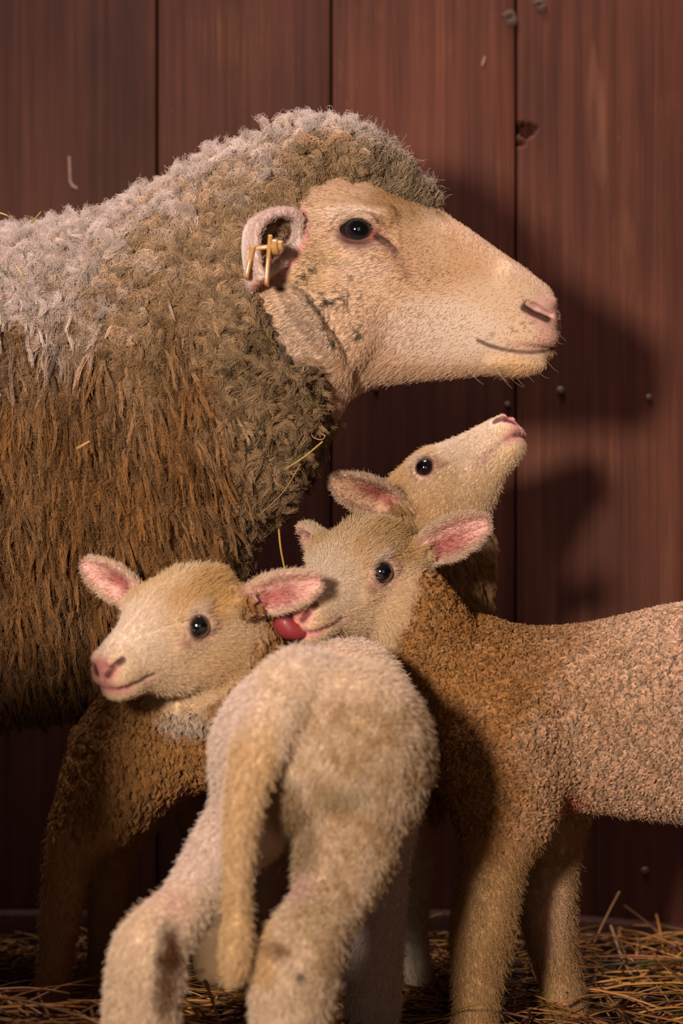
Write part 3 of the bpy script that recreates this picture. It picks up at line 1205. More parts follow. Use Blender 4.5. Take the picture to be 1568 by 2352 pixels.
def make_coat(H, wool_g, wool, n_face, n_fuzz, n_locks, K, lockp, leg_z=.19, far=1.0, rad=(.00022, .00009), face_len=.0065, frizz=.0015, face_lift=.28):
    """face hair, leg fuzz and crimped body wool"""
    def coat(body, V, Q, Nv, col, bare):
        l = H.loc(V)
        inh = head_weight(l, V) > .5
        for fr, wm, kw in H.ears:
            sn, v, h = ear_local(fr, V)
            inh |= (sn > -.05) & (sn < 1.05) & (np.abs(v) < 1.2) & (np.abs(h) < .012)
        back = np.where(Nv[:, 1] > .25, .35 * far, 1.0)
        offf = 1 - .70 * sstep(900, 1300, np.abs(V[:, 0] * FPX / V[:, 1]))
        fmask = inh * (1 - np.clip(bare, 0, .97)) * back * offf
        jobs = []
        if n_face:
            p, n, c = sample(V, Q, Nv, n_face, fmask, col)
            L = H.loc(p)
            ln = face_len * (.45 + .55 * sstep(.14, .07, L[:, 0])) * rng.uniform(.7, 1.25, len(p))
            crown = blob(L, (.012, .036, 0), (.028, .022, .032))
            ln = ln * (1 + 1.1 * crown)
            jobs.append((fuzz(p, n, groom_of(H, p), ln, face_lift + .25 * crown, .3, 5, frizz * .5), c))
        legs = (~inh) * sstep(leg_z + .03, leg_z - .02, V[:, 2]) * back * offf
        if n_fuzz:
            p, n, c = sample(V, Q, Nv, n_fuzz, legs * 1.0, col)
            jobs.append((fuzz(p, n, wool_g(p), rng.uniform(.005, .011, len(p)), .32, .35, 5, frizz), c))
        for pts, c in jobs:
            c = np.clip(c * rng.uniform(.85, 1.18, (len(c), 1)), .002, .9)
            jobs_p.append(pts)
            jobs_c.append(c)
        wm_ = (~inh) * sstep(leg_z - .03, leg_z + .02, V[:, 2]) * back * offf
        out_r = taper_rad(sum(len(q) for q in jobs_p), 5, *rad)
        hair_obj('hair_coat', np.concatenate(jobs_p), out_r, np.concatenate(jobs_c), body)
        if n_locks:
            p, n, c = sample(V, Q, Nv, n_locks, wm_ + .3 * legs * 0, col)
            g = wool_g(p)
            pts = locks(p, n, g, lockp['L'] * rng.uniform(.75, 1.25, len(p)), lockp['R'], lockp['lift'], K, lockp.get('m', 7), lockp.get('taper', .6),
                        lockp['curl'], lockp['turns'], lockp.get('fray', .12))
            vr = lockp.get('var', .22)
            c = np.clip(c * rng.uniform(1 - vr, 1 + vr, (len(c), 1)), .002, .9)
            c = np.repeat(c, K, 0) * rng.uniform(.9, 1.1, (len(c) * K, 1))
            hair_obj('wool_coat', pts, taper_rad(len(pts), pts.shape[1], *wool), c, body)
    jobs_p, jobs_c = [], []
    return coat


# ---------------------------------------------------------------- lamb on the right, licking its lips
def lamb_right():
    H = Head.at_eye(-38, -22, -4, (887, 1315), 1.880, 1.03, -1, .86)
    eb = P(962, 1272, 1.925)
    fr = ear_frame(eb, P(1122, 1193, 1.915), np.array([.05, -1, -.25]))
    H.ears.append((fr, .0185, dict(cup=.011, bend=.003)))
    fr2 = ear_frame(P(742, 1262, 1.93), P(694, 1226, 1.985), np.array([-.75, -.5, -.35]))
    H.ears.append((fr2, .0165, dict(cup=.010, bend=.003)))
    F_ = Field(axis(-.05, .56, .0034, (-.045, .145), .0016), axis(1.76, 2.09, .0034, (1.76, 1.98), .0017), axis(-.005, .52, .0034, (.33, .50), .0016))
    d = 1.955
    px = [925, 955, 1000, 1080, 1200, 1330, 1450, 1568, 1750, 1900, 1975, 2000]
    top = [1590, 1500, 1462, 1436, 1448, 1442, 1418, 1392, 1385, 1425, 1500, 1560]
    bot = [1690, 1745, 1800, 1850, 1868, 1858, 1868, 1880, 1875, 1800, 1720, 1660]
    wd = [.018, .036, .050, .062, .068, .073, .078, .080, .078, .064, .046, .022]
    F_.add(loft((0, 1.958, 0), (1, 0, 0), (0, 0, 1), (0, 1, 0), xpx(px, d), zpx(top, d), zpx(bot, d), wd, 2.2), .02)
    chain(F_, [(1085, 1600, 1.955, .060), (1022, 1535, 1.940, .043), (970, 1455, 1.928, .040), (930, 1380, 1.918, .034)], .03)
    chain(F_, [(1150, 1720, 1.917, .060), (1160, 1850, 1.907, .044), (1136, 1960, 1.903, .0275), (1120, 2060, 1.897, .0240), (1109, 2120, 1.895, .0250),
               (1102, 2190, 1.900, .0225), (1096, 2270, 1.900, .0180), (1092, 2340, 1.900, .0165), (1085, 2400, 1.897, .0180)], .02)
    chain(F_, [(1255, 1780, 1.995, .050), (1268, 1900, 2.005, .027), (1260, 2010, 2.005, .0235), (1254, 2080, 2.003, .0240), (1268, 2170, 2.007, .0190),
               (1286, 2250, 2.010, .0165), (1300, 2330, 2.005, .0175)], .02)
    for dy, hx in ((-.045, 0), (.045, 60)):
        chain(F_, [(1850 + hx, 1640, d + dy, .068), (1810 + hx, 1800, d + dy, .048), (1870 + hx, 1960, d + dy, .027), (1925 + hx, 2080, d + dy, .022),
                   (1905 + hx, 2200, d + dy, .017), (1890 + hx, 2330, d + dy, .018)], .02)
    chain(F_, [(1985, 1500, d, .02), (2015, 1600, d, .014), (2020, 1750, d, .011), (2018, 1850, d, .007)], .01)
    lamb_head(F_, H, True)
    # fold of bare skin at the armpit
    chain(F_, [(1245, 1850, 1.920, .008), (1290, 1830, 1.940, .009), (1340, 1812, 1.940, .006)], .01)

    def colour(p, n):
        k = len(p)
        q = xpx(1180, d)
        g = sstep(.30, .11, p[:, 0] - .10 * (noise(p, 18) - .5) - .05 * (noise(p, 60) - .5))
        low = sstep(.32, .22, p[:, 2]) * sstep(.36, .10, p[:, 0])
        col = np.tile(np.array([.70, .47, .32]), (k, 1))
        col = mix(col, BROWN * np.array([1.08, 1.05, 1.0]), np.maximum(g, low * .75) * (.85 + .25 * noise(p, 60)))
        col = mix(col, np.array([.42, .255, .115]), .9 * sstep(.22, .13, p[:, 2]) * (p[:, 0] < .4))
        fold = blob(p, P(1290, 1838, 1.92), (.022, .04, .012))
        col = mix(col, np.array([.55, .20, .13]), .8 * fold)
        ch = blob(p, P(1265, 2100, 1.985), (.018, .04, .045))
        col = mix(col, np.array([.66, .43, .28]), .6 * ch)
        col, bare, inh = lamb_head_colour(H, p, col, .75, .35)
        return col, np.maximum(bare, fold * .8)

    def gw(p):
        g = np.tile(np.array([.45, 0, -.9]), (len(p), 1))
        g[p[:, 0] < .11] = [.25, -.1, -.9]
        return g
    hv = [(P(1088, 2386, 1.897) * [1, 1, 0] + [0, 0, .026], (-.9, -.4)), (P(1318, 2345, 2.005) * [1, 1, 0] + [0, 0, .026], (.5, -.85)),
          (P(1885, 2350, 1.91) * [1, 1, 0] + [0, 0, .026], (-1, 0)), (P(1945, 2350, 2.0) * [1, 1, 0] + [0, 0, .026], (-1, 0))]
    coat = make_coat(H, gw, (.00022, .00015), 75000, 50000, 27000, 13,
                     dict(L=.0075, R=.0015, lift=.55, curl=.0017, turns=1.2, m=6, fray=.20, taper=.30, var=.40), leg_z=.205, face_len=.0075)
    o = finish_lamb('lamb', F_, H, colour, 'brown-shouldered lamb standing at the right, licking its nose with a red tongue', hv, coat)
    # tongue curling up over the lip
    T = Field(*[np.arange(a, b, .0008) for a, b in zip(H.w(.14, -.01, 0) - .03, H.w(.14, -.01, 0) + .03)])
    pts = [H.w(.120, -.0135, -.002), H.w(.135, -.0125, .002), H.w(.1455, -.0085, .0075), H.w(.1475, .0005, .0115)]
    q = np.array([list(a) + [b] for a, b in zip(pts, [.0060, .0068, .0066, .0048])])
    chain3(T, q, .004, 4)
    q2 = np.array([list(a + H.r * .0055 * H.s) + [b * .8] for a, b in zip(pts, [.0055, .0065, .0066, .0045])])
    chain3(T, q2, .006, 4)
    V, Q = T.mesh()
    V = smooth(V, Q, 2, .5)
    tg = mesh_obj('tongue', V, Q, M_TONGUE, o)
    tg['label'] = 'wet red tongue curled over the lip'
    return o


# ---------------------------------------------------------------- lamb behind, muzzle raised
def lamb_back():
    H = Head.at_eye(64, 40, -12, (970, 1075), 2.035, 1.0, 1)
    fr = ear_frame(P(915, 1168, 2.025), P(764, 1106, 1.985), np.array([.15, -1, -.55]))
    H.ears.append((fr, .0190, dict(cup=.011, bend=-.004)))
    fr2 = ear_frame(P(955, 1120, 2.12), P(925, 1125, 2.18), np.array([.8, .3, -.2]))
    H.ears.append((fr2, .0165, dict(cup=.010, bend=-.003)))
    F_ = Field(axis(-.09, .20, .0034, (.0, .19), .0016), axis(1.94, 2.22, .0034, (1.94, 2.14), .0017), axis(-.005, .60, .0034, (.42, .58), .0016))
    d = 2.10
    px = [615, 640, 690, 780, 880, 960, 1030, 1070, 1088]
    top = [1520, 1470, 1442, 1436, 1440, 1440, 1462, 1500, 1540]
    bot = [1600, 1660, 1710, 1730, 1735, 1732, 1712, 1670, 1620]
    F_.add(loft((0, d, 0), (1, 0, 0), (0, 0, 1), (0, 1, 0), xpx(px, d), zpx(top, d), zpx(bot, d), [.015, .035, .05, .056, .056, .052, .044, .03, .012], 2.2), .02)
    chain(F_, [(1000, 1560, 2.100, .055), (1018, 1430, 2.095, .040), (1022, 1320, 2.090, .040), (1015, 1240, 2.085, .043), (1000, 1180, 2.078, .040)], .03)
    for dy, dx in ((-.03, 0), (.035, -8)):
        chain(F_, [(975 + dx, 1700, d + dy, .036), (952 + dx, 1850, d + dy, .022), (948 + dx, 1950, d + dy, .0175), (952 + dx, 1998, d + dy, .0170), (950 + dx, 2050, d + dy, .0140),
                   (950 + dx, 2130, d + dy, .0120), (952 + dx, 2200, d + dy, .0125), (960 + dx, 2250, d + dy, .0135)], .02)
        chain(F_, [(690 + dx, 1640, d + dy, .045), (672 + dx, 1790, d + dy, .03), (640 + dx, 1920, d + dy, .017), (625 + dx, 2000, d + dy, .015), (640 + dx, 2120, d + dy, .0125),
                   (650 + dx, 2245, d + dy, .0135)], .02)
    lamb_head(F_, H)

    def colour(p, n):
        k = len(p)
        col = np.tile(np.array([.46, .27, .125]), (k, 1))
        col = mix(col, np.array([.22, .17, .10]), .8 * sstep(.03, -.05, p[:, 0]))
        col = mix(col, np.array([.50, .40, .30]), sstep(.2, .06, p[:, 2]))
        col, bare, inh = lamb_head_colour(H, p, col, .85, 0, np.array([.60, .36, .22]))
        return col, bare

    def gw(p):
        return np.tile(np.array([.35, -.1, -.9]), (len(p), 1))
    hv = [(np.array([*P(966, 0, d - .03)[:2], .026]), (1, -.2)), (np.array([*P(958, 0, d + .035)[:2], .026]), (1, -.2)),
          (np.array([*P(655, 0, d - .03)[:2], .026]), (1, 0)), (np.array([*P(647, 0, d + .035)[:2], .026]), (1, 0))]
    coat = make_coat(H, gw, (.00022, .00012), 60000, 9000, 4500, 16,
                     dict(L=.017, R=.0030, lift=.42, curl=.0015, turns=.6, m=6, fray=.25, taper=.7), leg_z=.20)
    return finish_lamb('lamb', F_, H, colour, 'lamb behind the others at the wall with its muzzle raised skyward', hv, coat)


# ---------------------------------------------------------------- lamb at the left, looking out
def lamb_left():
    H = Head.at_eye(-39, -21, -6, (465, 1440), 1.800, 1.05, -1, .86)
    fr = ear_frame(P(562, 1382, 1.830), P(738, 1338, 1.815), np.array([.05, -.9, -.45]))
    H.ears.append((fr, .0185, dict(cup=.011, bend=-.004)))
    fr2 = ear_frame(P(318, 1378, 1.865), P(188, 1294, 1.860), np.array([-.25, -.9, -.35]))
    H.ears.append((fr2, .0170, dict(cup=.010, bend=-.003)))
    F_ = Field(axis(-.30, .03, .0034, (-.24, -.01), .0016), axis(1.68, 2.00, .0034, (1.68, 1.90), .0017), axis(-.005, .47, .0034, (.29, .46), .0016))
    d = 1.915
    px = [204, 222, 254, 308, 400, 480, 550, 605, 640, 655]
    top = [1735, 1650, 1590, 1540, 1510, 1492, 1490, 1510, 1560, 1610]
    bot = [1790, 1845, 1868, 1868, 1822, 1785, 1775, 1765, 1735, 1690]
    F_.add(loft((0, 0, 0), (1, 0, 0), (0, 0, 1), (0, 1, 0), xpx(px, d), zpx(top, d), zpx(bot, d), [.012, .030, .044, .054, .058, .056, .054, .046, .032, .013], 2.2, [d - .012, d - .010, d - .008, d, d + .010, d + .018, d + .024, d + .028, d + .030, d + .030]), .02)
    chain(F_, [(470, 1630, 1.905, .060), (515, 1540, 1.895, .054), (500, 1460, 1.875, .045), (470, 1420, 1.855, .036)], .03)
    chain(F_, [(290, 1750, 1.89, .048), (236, 1850, 1.885, .034), (182, 1925, 1.88, .0235), (158, 1985, 1.88, .0180), (146, 2060, 1.88, .0155), (136, 2130, 1.88, .0145),
               (128, 2210, 1.88, .0125), (122, 2290, 1.88, .0125), (116, 2400, 1.88, .0145)], .02)
    chain(F_, [(330, 1780, 1.945, .040), (280, 1900, 1.955, .023), (255, 1990, 1.96, .0165), (246, 2080, 1.96, .0150), (240, 2170, 1.96, .013), (236, 2330, 1.96, .0145)], .02)
    for dy in (.005, .06):
        chain(F_, [(598, 1640, d + dy, .040), (590, 1790, d + dy, .030), (602, 1930, d + dy, .018), (612, 2030, d + dy, .0155), (602, 2150, d + dy, .013), (596, 2335, d + dy, .0145)], .02)
    lamb_head(F_, H)

    def colour(p, n):
        k = len(p)
        col = np.tile(BROWN * 1.0, (k, 1))
        col = mix(col, np.array([.30, .16, .07]), sstep(.26, .15, p[:, 2]))
        wl = blob(p, P(440, 1652, 1.87), (.032, .05, .012))
        col = mix(col, np.array([.55, .46, .38]), .8 * wl)
        col, bare, inh = lamb_head_colour(H, p, col, 1.0)
        return col, bare

    def gw(p):
        return np.tile(np.array([.15, -.1, -.95]), (len(p), 1))
    hv = [(np.array([*P(109, 0, 1.88)[:2], .026]), (-1, -.3)), (np.array([*P(228, 0, 1.96)[:2], .026]), (-1, -.3)),
          (np.array([*P(592, 0, d + .005)[:2], .026]), (-1, 0)), (np.array([*P(592, 0, d + .06)[:2], .026]), (-1, 0))]
    coat = make_coat(H, gw, (.00026, .00016), 60000, 16000, 7000, 16,
                     dict(L=.013, R=.0026, lift=.45, curl=.0018, turns=.9, m=6, fray=.2, taper=.6), leg_z=.215)
    return finish_lamb('lamb', F_, H, colour, 'lamb at the left with both ears out, looking past the camera', hv, coat)


# ---------------------------------------------------------------- lamb with its rump to the camera
def lamb_front():
    def dm(v):
        return 1.66 + (v - 1.6) * .8

    def Pm(a, b, v):
        return P(a, b, dm(v))

    def chain(F_, rows, k=.012, sub=3):
        globals()['chain'](F_, [(q[0], q[1], dm(q[2]), q[3]) for q in rows], k, sub)

    H = Head(172, -76, 0, (.018, 1.890, .285), .80)
    H.ears.append((ear_frame(H.w(.012, .010, .040), H.w(-.03, .012, .062), H.w(.05, -.02, .04) - H.w(.012, .01, .04)), .015, dict(cup=.008, bend=.002)))
    H.ears.append((ear_frame(H.w(.012, .010, -.040), H.w(-.03, .012, -.062), H.w(.05, -.02, -.04) - H.w(.012, .01, -.04)), .015, dict(cup=.008, bend=.002)))
    F_ = Field(axis(-.21, .115, .0028), axis(1.57, 2.00, .0030, (1.57, 1.76), .0026), axis(-.005, .40, .0028))
    # trunk going away and slightly right
    a0 = Pm(745, 1690, 1.635)
    fw = unit(np.array([.10, 1, 0.]))
    rt = np.array([fw[1], -fw[0], 0])
    a0[2] = 0
    us = [-.044, -.034, -.012, .016, .05, .085, .12, .15, .168, .18]
    top = [.299, .324, .3430, .3500, .3500, .348, .347, .340, .32, .30]
    bot = [.268, .258, .252, .246, .238, .228, .225, .230, .245, .265]
    wd = [.031, .050, .0630, .0675, .0672, .065, .061, .052, .036, .015]
    F_.add(loft(a0, fw, (0, 0, 1), rt, us, top, bot, wd, 2.25, None, -.06), .02)
    # haunches
    F_.add(ell(Pm(640, 1730, 1.655), (.038, .058, .062)), .02)
    F_.add(ell(Pm(838, 1750, 1.665), (.038, .060, .066)), .02)
    # hind legs
    chain(F_, [(625, 1740, 1.665, .040), (588, 1860, 1.660, .0325), (500, 1975, 1.640, .0225), (432, 2080, 1.610, .0195), (352, 2165, 1.572, .0225), (338, 2225, 1.572, .0250),
               (328, 2300, 1.580, .0245), (318, 2380, 1.588, .0225), (300, 2470, 1.595, .021), (292, 2560, 1.598, .018), (286, 2610, 1.590, .018)], .035)
    chain(F_, [(825, 1750, 1.665, .045), (795, 1880, 1.655, .041), (785, 1975, 1.635, .035), (754, 2075, 1.605, .0245), (700, 2165, 1.568, .0260), (680, 2225, 1.565, .0285),
               (674, 2300, 1.572, .0280), (670, 2380, 1.580, .025), (664, 2470, 1.588, .022), (660, 2560, 1.592, .018), (654, 2610, 1.585, .018)], .040)
    # front legs
    chain(F_, [(820, 1750, 1.825, .044), (862, 1880, 1.835, .032), (868, 2000, 1.840, .0215), (866, 2110, 1.838, .0195), (862, 2190, 1.840, .0190), (856, 2290, 1.845, .0205),
               (850, 2370, 1.845, .0170), (846, 2440, 1.840, .0160)], .02)
    chain(F_, [(650, 1740, 1.825, .044), (636, 1880, 1.835, .030), (630, 2000, 1.840, .0205), (628, 2100, 1.840, .0195), (626, 2200, 1.840, .0165), (622, 2320, 1.845, .0150), (620, 2440, 1.840, .0155)], .02)
    # tail
    chain(F_, [(690, 1565, 1.640, .026), (632, 1650, 1.598, .0225), (590, 1740, 1.572, .0160), (564, 1830, 1.558, .0115), (551, 1920, 1.550, .0088), (546, 2010, 1.546, .0070), (545, 2090, 1.545, .0062),
               (546, 2160, 1.545, .0078), (541, 2212, 1.545, .0062), (532, 2250, 1.546, .0024)], .016, 4)
    # neck stretched down in front
    chain3(F_, np.array([[.006, 1.830, .315, .044], [.012, 1.862, .316, .036], [.016, 1.885, .300, .030]]), .03)
    lamb_head(F_, H)

    def colour(p, n):
        k = len(p)
        px_, py_ = 784 + FPX * p[:, 0] / p[:, 1], 1176 - FPX * (p[:, 2] - CAMZ) / p[:, 1]
        col = np.tile(np.array([.79, .61, .45]), (k, 1))
        nz = noise(p, 60)
        nz2 = noise(p, 150, 5)
        # tan mottling over the rump, paler flanks and back
        m = sstep(.345, .31, p[:, 2]) * sstep(-.045, -.01, p[:, 0]) * (p[:, 1] < 1.76)
        col = mix(col, np.array([.44, .27, .135]), .85 * m * (.25 + 1.0 * nz * nz2 * 2))
        col = mix(col, np.array([.60, .42, .24]), .4 * nz2)
        col = mix(col, np.array([.78, .63, .53]), .75 * sstep(.345, .365, p[:, 2]))
        col = mix(col, np.array([.74, .58, .50]), .8 * sstep(-.050, -.075, p[:, 0]) * sstep(.17, .2, p[:, 2]))
        # golden tail, its tip darker
        tl = (p[:, 1] < 1.648) * sstep(.33, .29, p[:, 2]) * (np.abs(p[:, 0] - xpx(553, 1.625)) < .026) * (p[:, 2] > .12)
        col = mix(col, np.array([.66, .44, .22]), .85 * tl)
        # darker cleft beside the tail
        col = mix(col, np.array([.26, .15, .06]), .8 * blob(p, Pm(650, 1850, 1.60), (.016, .04, .030)))
        col = mix(col, np.array([.28, .18, .09]), .75 * blob(p, Pm(695, 1930, 1.62), (.016, .04, .034)))
        col = mix(col, np.array([.33, .25, .14]), .55 * blob(p, Pm(790, 1825, 1.60), (.022, .04, .012)))
        # pink inside of the shins, stains on the hocks
        col = mix(col, np.array([.70, .42, .36]), .6 * blob(p, Pm(400, 2100, 1.60), (.018, .03, .022)))
        col = mix(col, np.array([.72, .48, .42]), .6 * blob(p, Pm(700, 2080, 1.60), (.015, .03, .030)))
        col = mix(col, np.array([.13, .055, .022]), .95 * blob(p, Pm(385, 2190, 1.56), (.010, .03, .026)) * (.55 + nz2))
        col = mix(col, np.array([.20, .10, .04]), .8 * blob(p, Pm(378, 2270, 1.56), (.008, .03, .020)))
        col = mix(col, np.array([.30, .15, .07]), .8 * blob(p, Pm(640, 2180, 1.54), (.012, .03, .008)) * (.4 + nz2))
        col = mix(col, np.array([.50, .34, .18]), .5 * blob(p, Pm(720, 2130, 1.56), (.022, .03, .022)))
        col = mix(col, DARK, .9 * blob(p, Pm(688, 2233, 1.535), (.0045, .03, .0022)))
        col = mix(col, np.array([.18, .07, .02]), .9 * blob(p, Pm(559, 1700, 1.585), (.0028, .02, .0032)))
        col = mix(col, np.array([.60, .48, .44]), .8 * (p[:, 1] > 1.81) * sstep(.24, .2, p[:, 2]))
        col, bare, inh = lamb_head_colour(H, p, col, .5)
        return col, bare

    def gw(p):
        g = np.tile(np.array([0., -.25, -.95]), (len(p), 1))
        g[:, 0] = np.where(p[:, 1] < 1.80, np.sign(p[:, 0] - xpx(600, 1.66)) * .2, 0)
        return g
    hv = [(np.array([*Pm(282, 0, 1.59)[:2], .026]), (-.1, 1)), (np.array([*Pm(650, 0, 1.585)[:2], .026]), (0, 1)),
          (np.array([*Pm(845, 0, 1.845)[:2], .026]), (0, 1)), (np.array([*Pm(618, 0, 1.845)[:2], .026]), (0, 1))]
    coat = make_coat(H, gw, (.00034, .00016), 3000, 150000, 0, 10,
                     dict(L=.012, R=.0028, lift=.45, curl=.0014, turns=.7, m=6, fray=.3, taper=.5), leg_z=.9, rad=(.0003, .00014), frizz=.0022)
    return finish_lamb('lamb', F_, H, colour, 'pale lamb in front with its rump and hanging tail towards the camera', hv, coat, 1.0)


lamb_right()
lamb_back()
lamb_left()
lamb_front()


# ================================================================== THE EWE
def ewe():
    dh = 1.975
    F_ = Field(axis(-.90, .215, .0065, (-.085, .21), .0016), axis(1.83, 2.30, .0065, (1.875, 2.03), .0017), axis(-.005, .82, .0065, (.565, .80), .0016))
    X, Y, Z = (1, 0, 0), (0, 1, 0), (0, 0, 1)
    # head, seen in profile
    px = [575, 610, 650, 690, 730, 770, 810, 850, 890, 930, 970, 1010, 1050, 1090, 1130, 1170, 1205, 1235, 1258, 1274, 1283]
    top = [500, 455, 420, 398, 388, 388, 396, 410, 426, 444, 464, 486, 511, 537, 566, 594, 618, 642, 664, 690, 722]
    bot = [760, 810, 850, 885, 905, 905, 892, 884, 879, 875, 871, 868, 865, 862, 860, 858, 852, 842, 830, 812, 782]
    wd = [.045, .058, .0660, .0690, .0700, .0695, .0680, .0660, .0620, .0565, .0510, .0465, .0430, .0405, .0385, .0372, .0355, .0325, .0275, .0205, .0085]
    F_.add(loft((0, dh, 0), X, Z, Y, xpx(px, dh), zpx(top, dh), zpx(bot, dh), wd, 2.25, None, .10), .01)
    fl_px = [-1270, -1230, -1150, -1000, -800, -400, -100, 0, 200, 330, 400, 500, 560, 620, 690, 740, 780, 805]
    fl_top = [860, 720, 610, 560, 525, 506, 504, 508, 482, 436, 402, 360, 340, 326, 312, 308, 312, 325]
    fl_bot = [1150, 1330, 1500, 1630, 1700, 1720, 1700, 1685, 1645, 1610, 1570, 1420, 1285, 1225, 1165, 1060, 975, 920]
    fl_w = [.040, .085, .125, .150, .165, .168, .166, .164, .155, .142, .132, .118, .108, .099, .092, .087, .084, .080]
    fl_cy = [2.09, 2.09, 2.09, 2.09, 2.09, 2.09, 2.09, 2.085, 2.07, 2.045, 2.030, 2.005, 1.99, 1.982, 1.977, 1.975, 1.975, 1.975]
    D = 2.02
    ft, fb = zpx(fl_top, D), zpx(fl_bot, D)
    body_n = 15
    F_.add(loft((0, 0, 0), X, Z, Y, xpx(fl_px[:body_n], D), ft[:body_n] - .022, fb[:body_n] + .022, np.array(fl_w[:body_n]) * .88 - .006, 2.15, fl_cy[:body_n]), .03)
    # throat skin running down into the neck wool
    chain(F_, [(690, 780, dh, .052), (680, 880, dh, .046), (630, 960, dh, .044), (570, 1020, dh, .045)], .03)
    # brow, cheekbone, jaw
    for sg in (-1, 1):
        def S(a, b, wv):
            p = P(a, b, dh)
            p[1] = dh + sg * wv
            return p
        F_.add(ell(S(815, 512, .0560), (.0300, .0130, .0085)), .010)
        F_.add(ell(S(872, 522, .0500), (.0130, .0110, .0090)), .008)
        F_.add(rcone(S(815, 590, .0580), S(960, 640, .0420), .0105, .006), .014)
        F_.add(ell(S(760, 760, .0520), (.036, .018, .040)), .02)
        F_.add(rcone(S(1160, 650, .024), S(1235, 690, .018), .012, .0105), .010)          # side of the nose
        F_.add(ell(S(1215, 775, .0235), (.024, .0120, .0115)), .010)                      # upper lip
        F_.add(ell(S(1185, 838, .0180), (.026, .0120, .0105)), .010)                      # chin
        F_.add(ell(S(1240, 700, .0245), (.0130, .0070, .0055)), .005)                     # wing of the nostril
        # eye socket and lids
        F_.cut(ell(S(817, 547, .0640), (.0185, .0150, .0132)), .005)
        ph = np.linspace(0, 2 * math.pi, 19)
        ring = [S(818 + 47 * math.cos(a) + 4 * math.sin(a), 546 - 32 * math.sin(a) - (2 if math.cos(a) < 0 else -3) * abs(math.cos(a)) ** 3, .0615 - .0012 * math.cos(a)) for a in ph]
        for a, b in zip(ring[:-1], ring[1:]):
            F_.add(rcone(a, b, .0030, .0030), .0035)
        F_.cut(rcone(S(868, 553, .0625), S(903, 581, .0580), .0022, .0016), .0025)        # tear groove
        # nostril and mouth
        for a, b, ra, rb in (((1203, 706), (1222, 716), .0030, .0036), ((1222, 716), (1258, 731), .0034, .0022)):
            F_.cut(rcone(S(*a, .0345 - (a[0] - 1203) * .00010), S(*b, .0335 - (b[0] - 1203) * .00016), ra, rb), .003)
        mp = [(1103, 783, .0395), (1125, 792, .0385), (1155, 800, .0370), (1190, 806, .0350), (1225, 807, .0310), (1250, 804, .0235), (1268, 800, .0120), (1274, 798, 0)]
        q = [S(*a) for a in mp]
        for a, b in zip(q[:-1], q[1:]):
            F_.cut(rcone(a, b, .0019, .0019), .0040)
    # skin folds from the ear down the cheek
    def surf(a, b):
        """the near surface under a pixel"""
        x, z = xpx(a, 1.92), zpx(b, 1.92)
        i, k = np.abs(F_.ax[0] - x).argmin(), np.abs(F_.ax[2] - z).argmin()
        j = np.argmax(F_.f[i, :, k] < 0)
        return np.array([x, F_.ax[1][j], z])
    for row in ([(612, 655), (650, 715), (700, 785), (752, 850), (800, 880)], [(640, 660), (688, 730), (738, 800), (790, 858)],
                [(598, 672), (640, 750), (690, 825), (740, 890)], [(675, 690), (722, 755), (770, 822)]):
        q = [surf(*a) for a in row]
        q = spline(np.array(q), 12)
        for a, b in zip(q[:-1], q[1:]):
            F_.add(rcone(a + [0, .0012, 0], b + [0, .0012, 0], .0040, .0040), .010)
    # ears
    rim = spline(np.array([P(*a) for a in [(598, 634, 1.858), (589, 600, 1.860), (585, 562, 1.863), (590, 524, 1.868), (611, 502, 1.874), (645, 490, 1.882), (674, 493, 1.890), (687, 511, 1.896),
                                           (685, 540, 1.900), (670, 572, 1.900), (650, 600, 1.892), (622, 622, 1.874), (603, 636, 1.860)]]), 49)
    apex = P(642, 556, 1.934)
    rc = P(632, 555, 1.880)
    fan = []
    for q in rim:
        v = q - rc
        mid = rc + v * 1.12 + np.array([-.006, .026, .001])
        fan.append(spline(np.array([q, mid, apex]), 6))
    for q in fan:
        for k in range(5):
            F_.add(rcone(q[k], q[k + 1], .0024 + .0006 * k, .0030 + .0006 * k), .002 if k else .001)
    for a, b in zip(rim[:-1], rim[1:]):
        F_.add(rcone(a, b, .0036, .0036), .002)
    F_.cut(ell(P(643, 535, 1.900), (.0135, .020, .0125)), .006)
    opening = unit(np.array([.45, -.85, -.2]))
    E2 = ear_frame(np.array([xpx(652, 1.97), 2.035, zpx(560, 1.97)]), np.array([xpx(600, 1.97), 2.105, zpx(610, 1.97)]), np.array([.75, .5, -.1]))
    ears = [(E2, .0255, dict(cup=.015, bend=.004, t=.0027))]
    for fr, wm, kw in ears:
        F_.add(rcone(fr['base'] - fr['a'] * .018, fr['base'] + fr['a'] * .012 - fr['c'] * .010, .019, .0135), .014)
        F_.add(ear(fr, wm, **kw), .007)
        F_.cut(rcone(fr['base'] + fr['a'] * .010 + fr['c'] * .006, fr['base'] + fr['a'] * .034, .0085, .011), .006)
    # legs, out of sight under the lambs
    for lx, ly, hind in ((-.118, 2.035, 0), (-.118, 2.15, 0), (-.74, 2.0, 1), (-.74, 2.14, 1)):
        if hind:
            q = [(lx, ly, .42, .085), (lx + .03, ly, .33, .055), (lx - .03, ly, .24, .030), (lx - .045, ly, .19, .026), (lx - .03, ly, .11, .0185), (lx - .02, ly, .045, .021)]
        else:
            q = [(lx - .06, ly, .40, .050), (lx - .035, ly, .30, .036), (lx - .015, ly, .20, .026), (lx - .005, ly, .185, .028), (lx - .005, ly, .11, .0185), (lx, ly, .045, .021)]
        chain3(F_, np.array(q), .03)
    V, Q = F_.mesh()
    V, Q = biggest(V, Q)
    V = smooth(V, Q, 1, .35)
    Nv = vnormals(V, Q)

    def ppx(p):
        return 784 + FPX * p[:, 0] / p[:, 1], 1176 - FPX * (p[:, 2] - CAMZ) / p[:, 1]

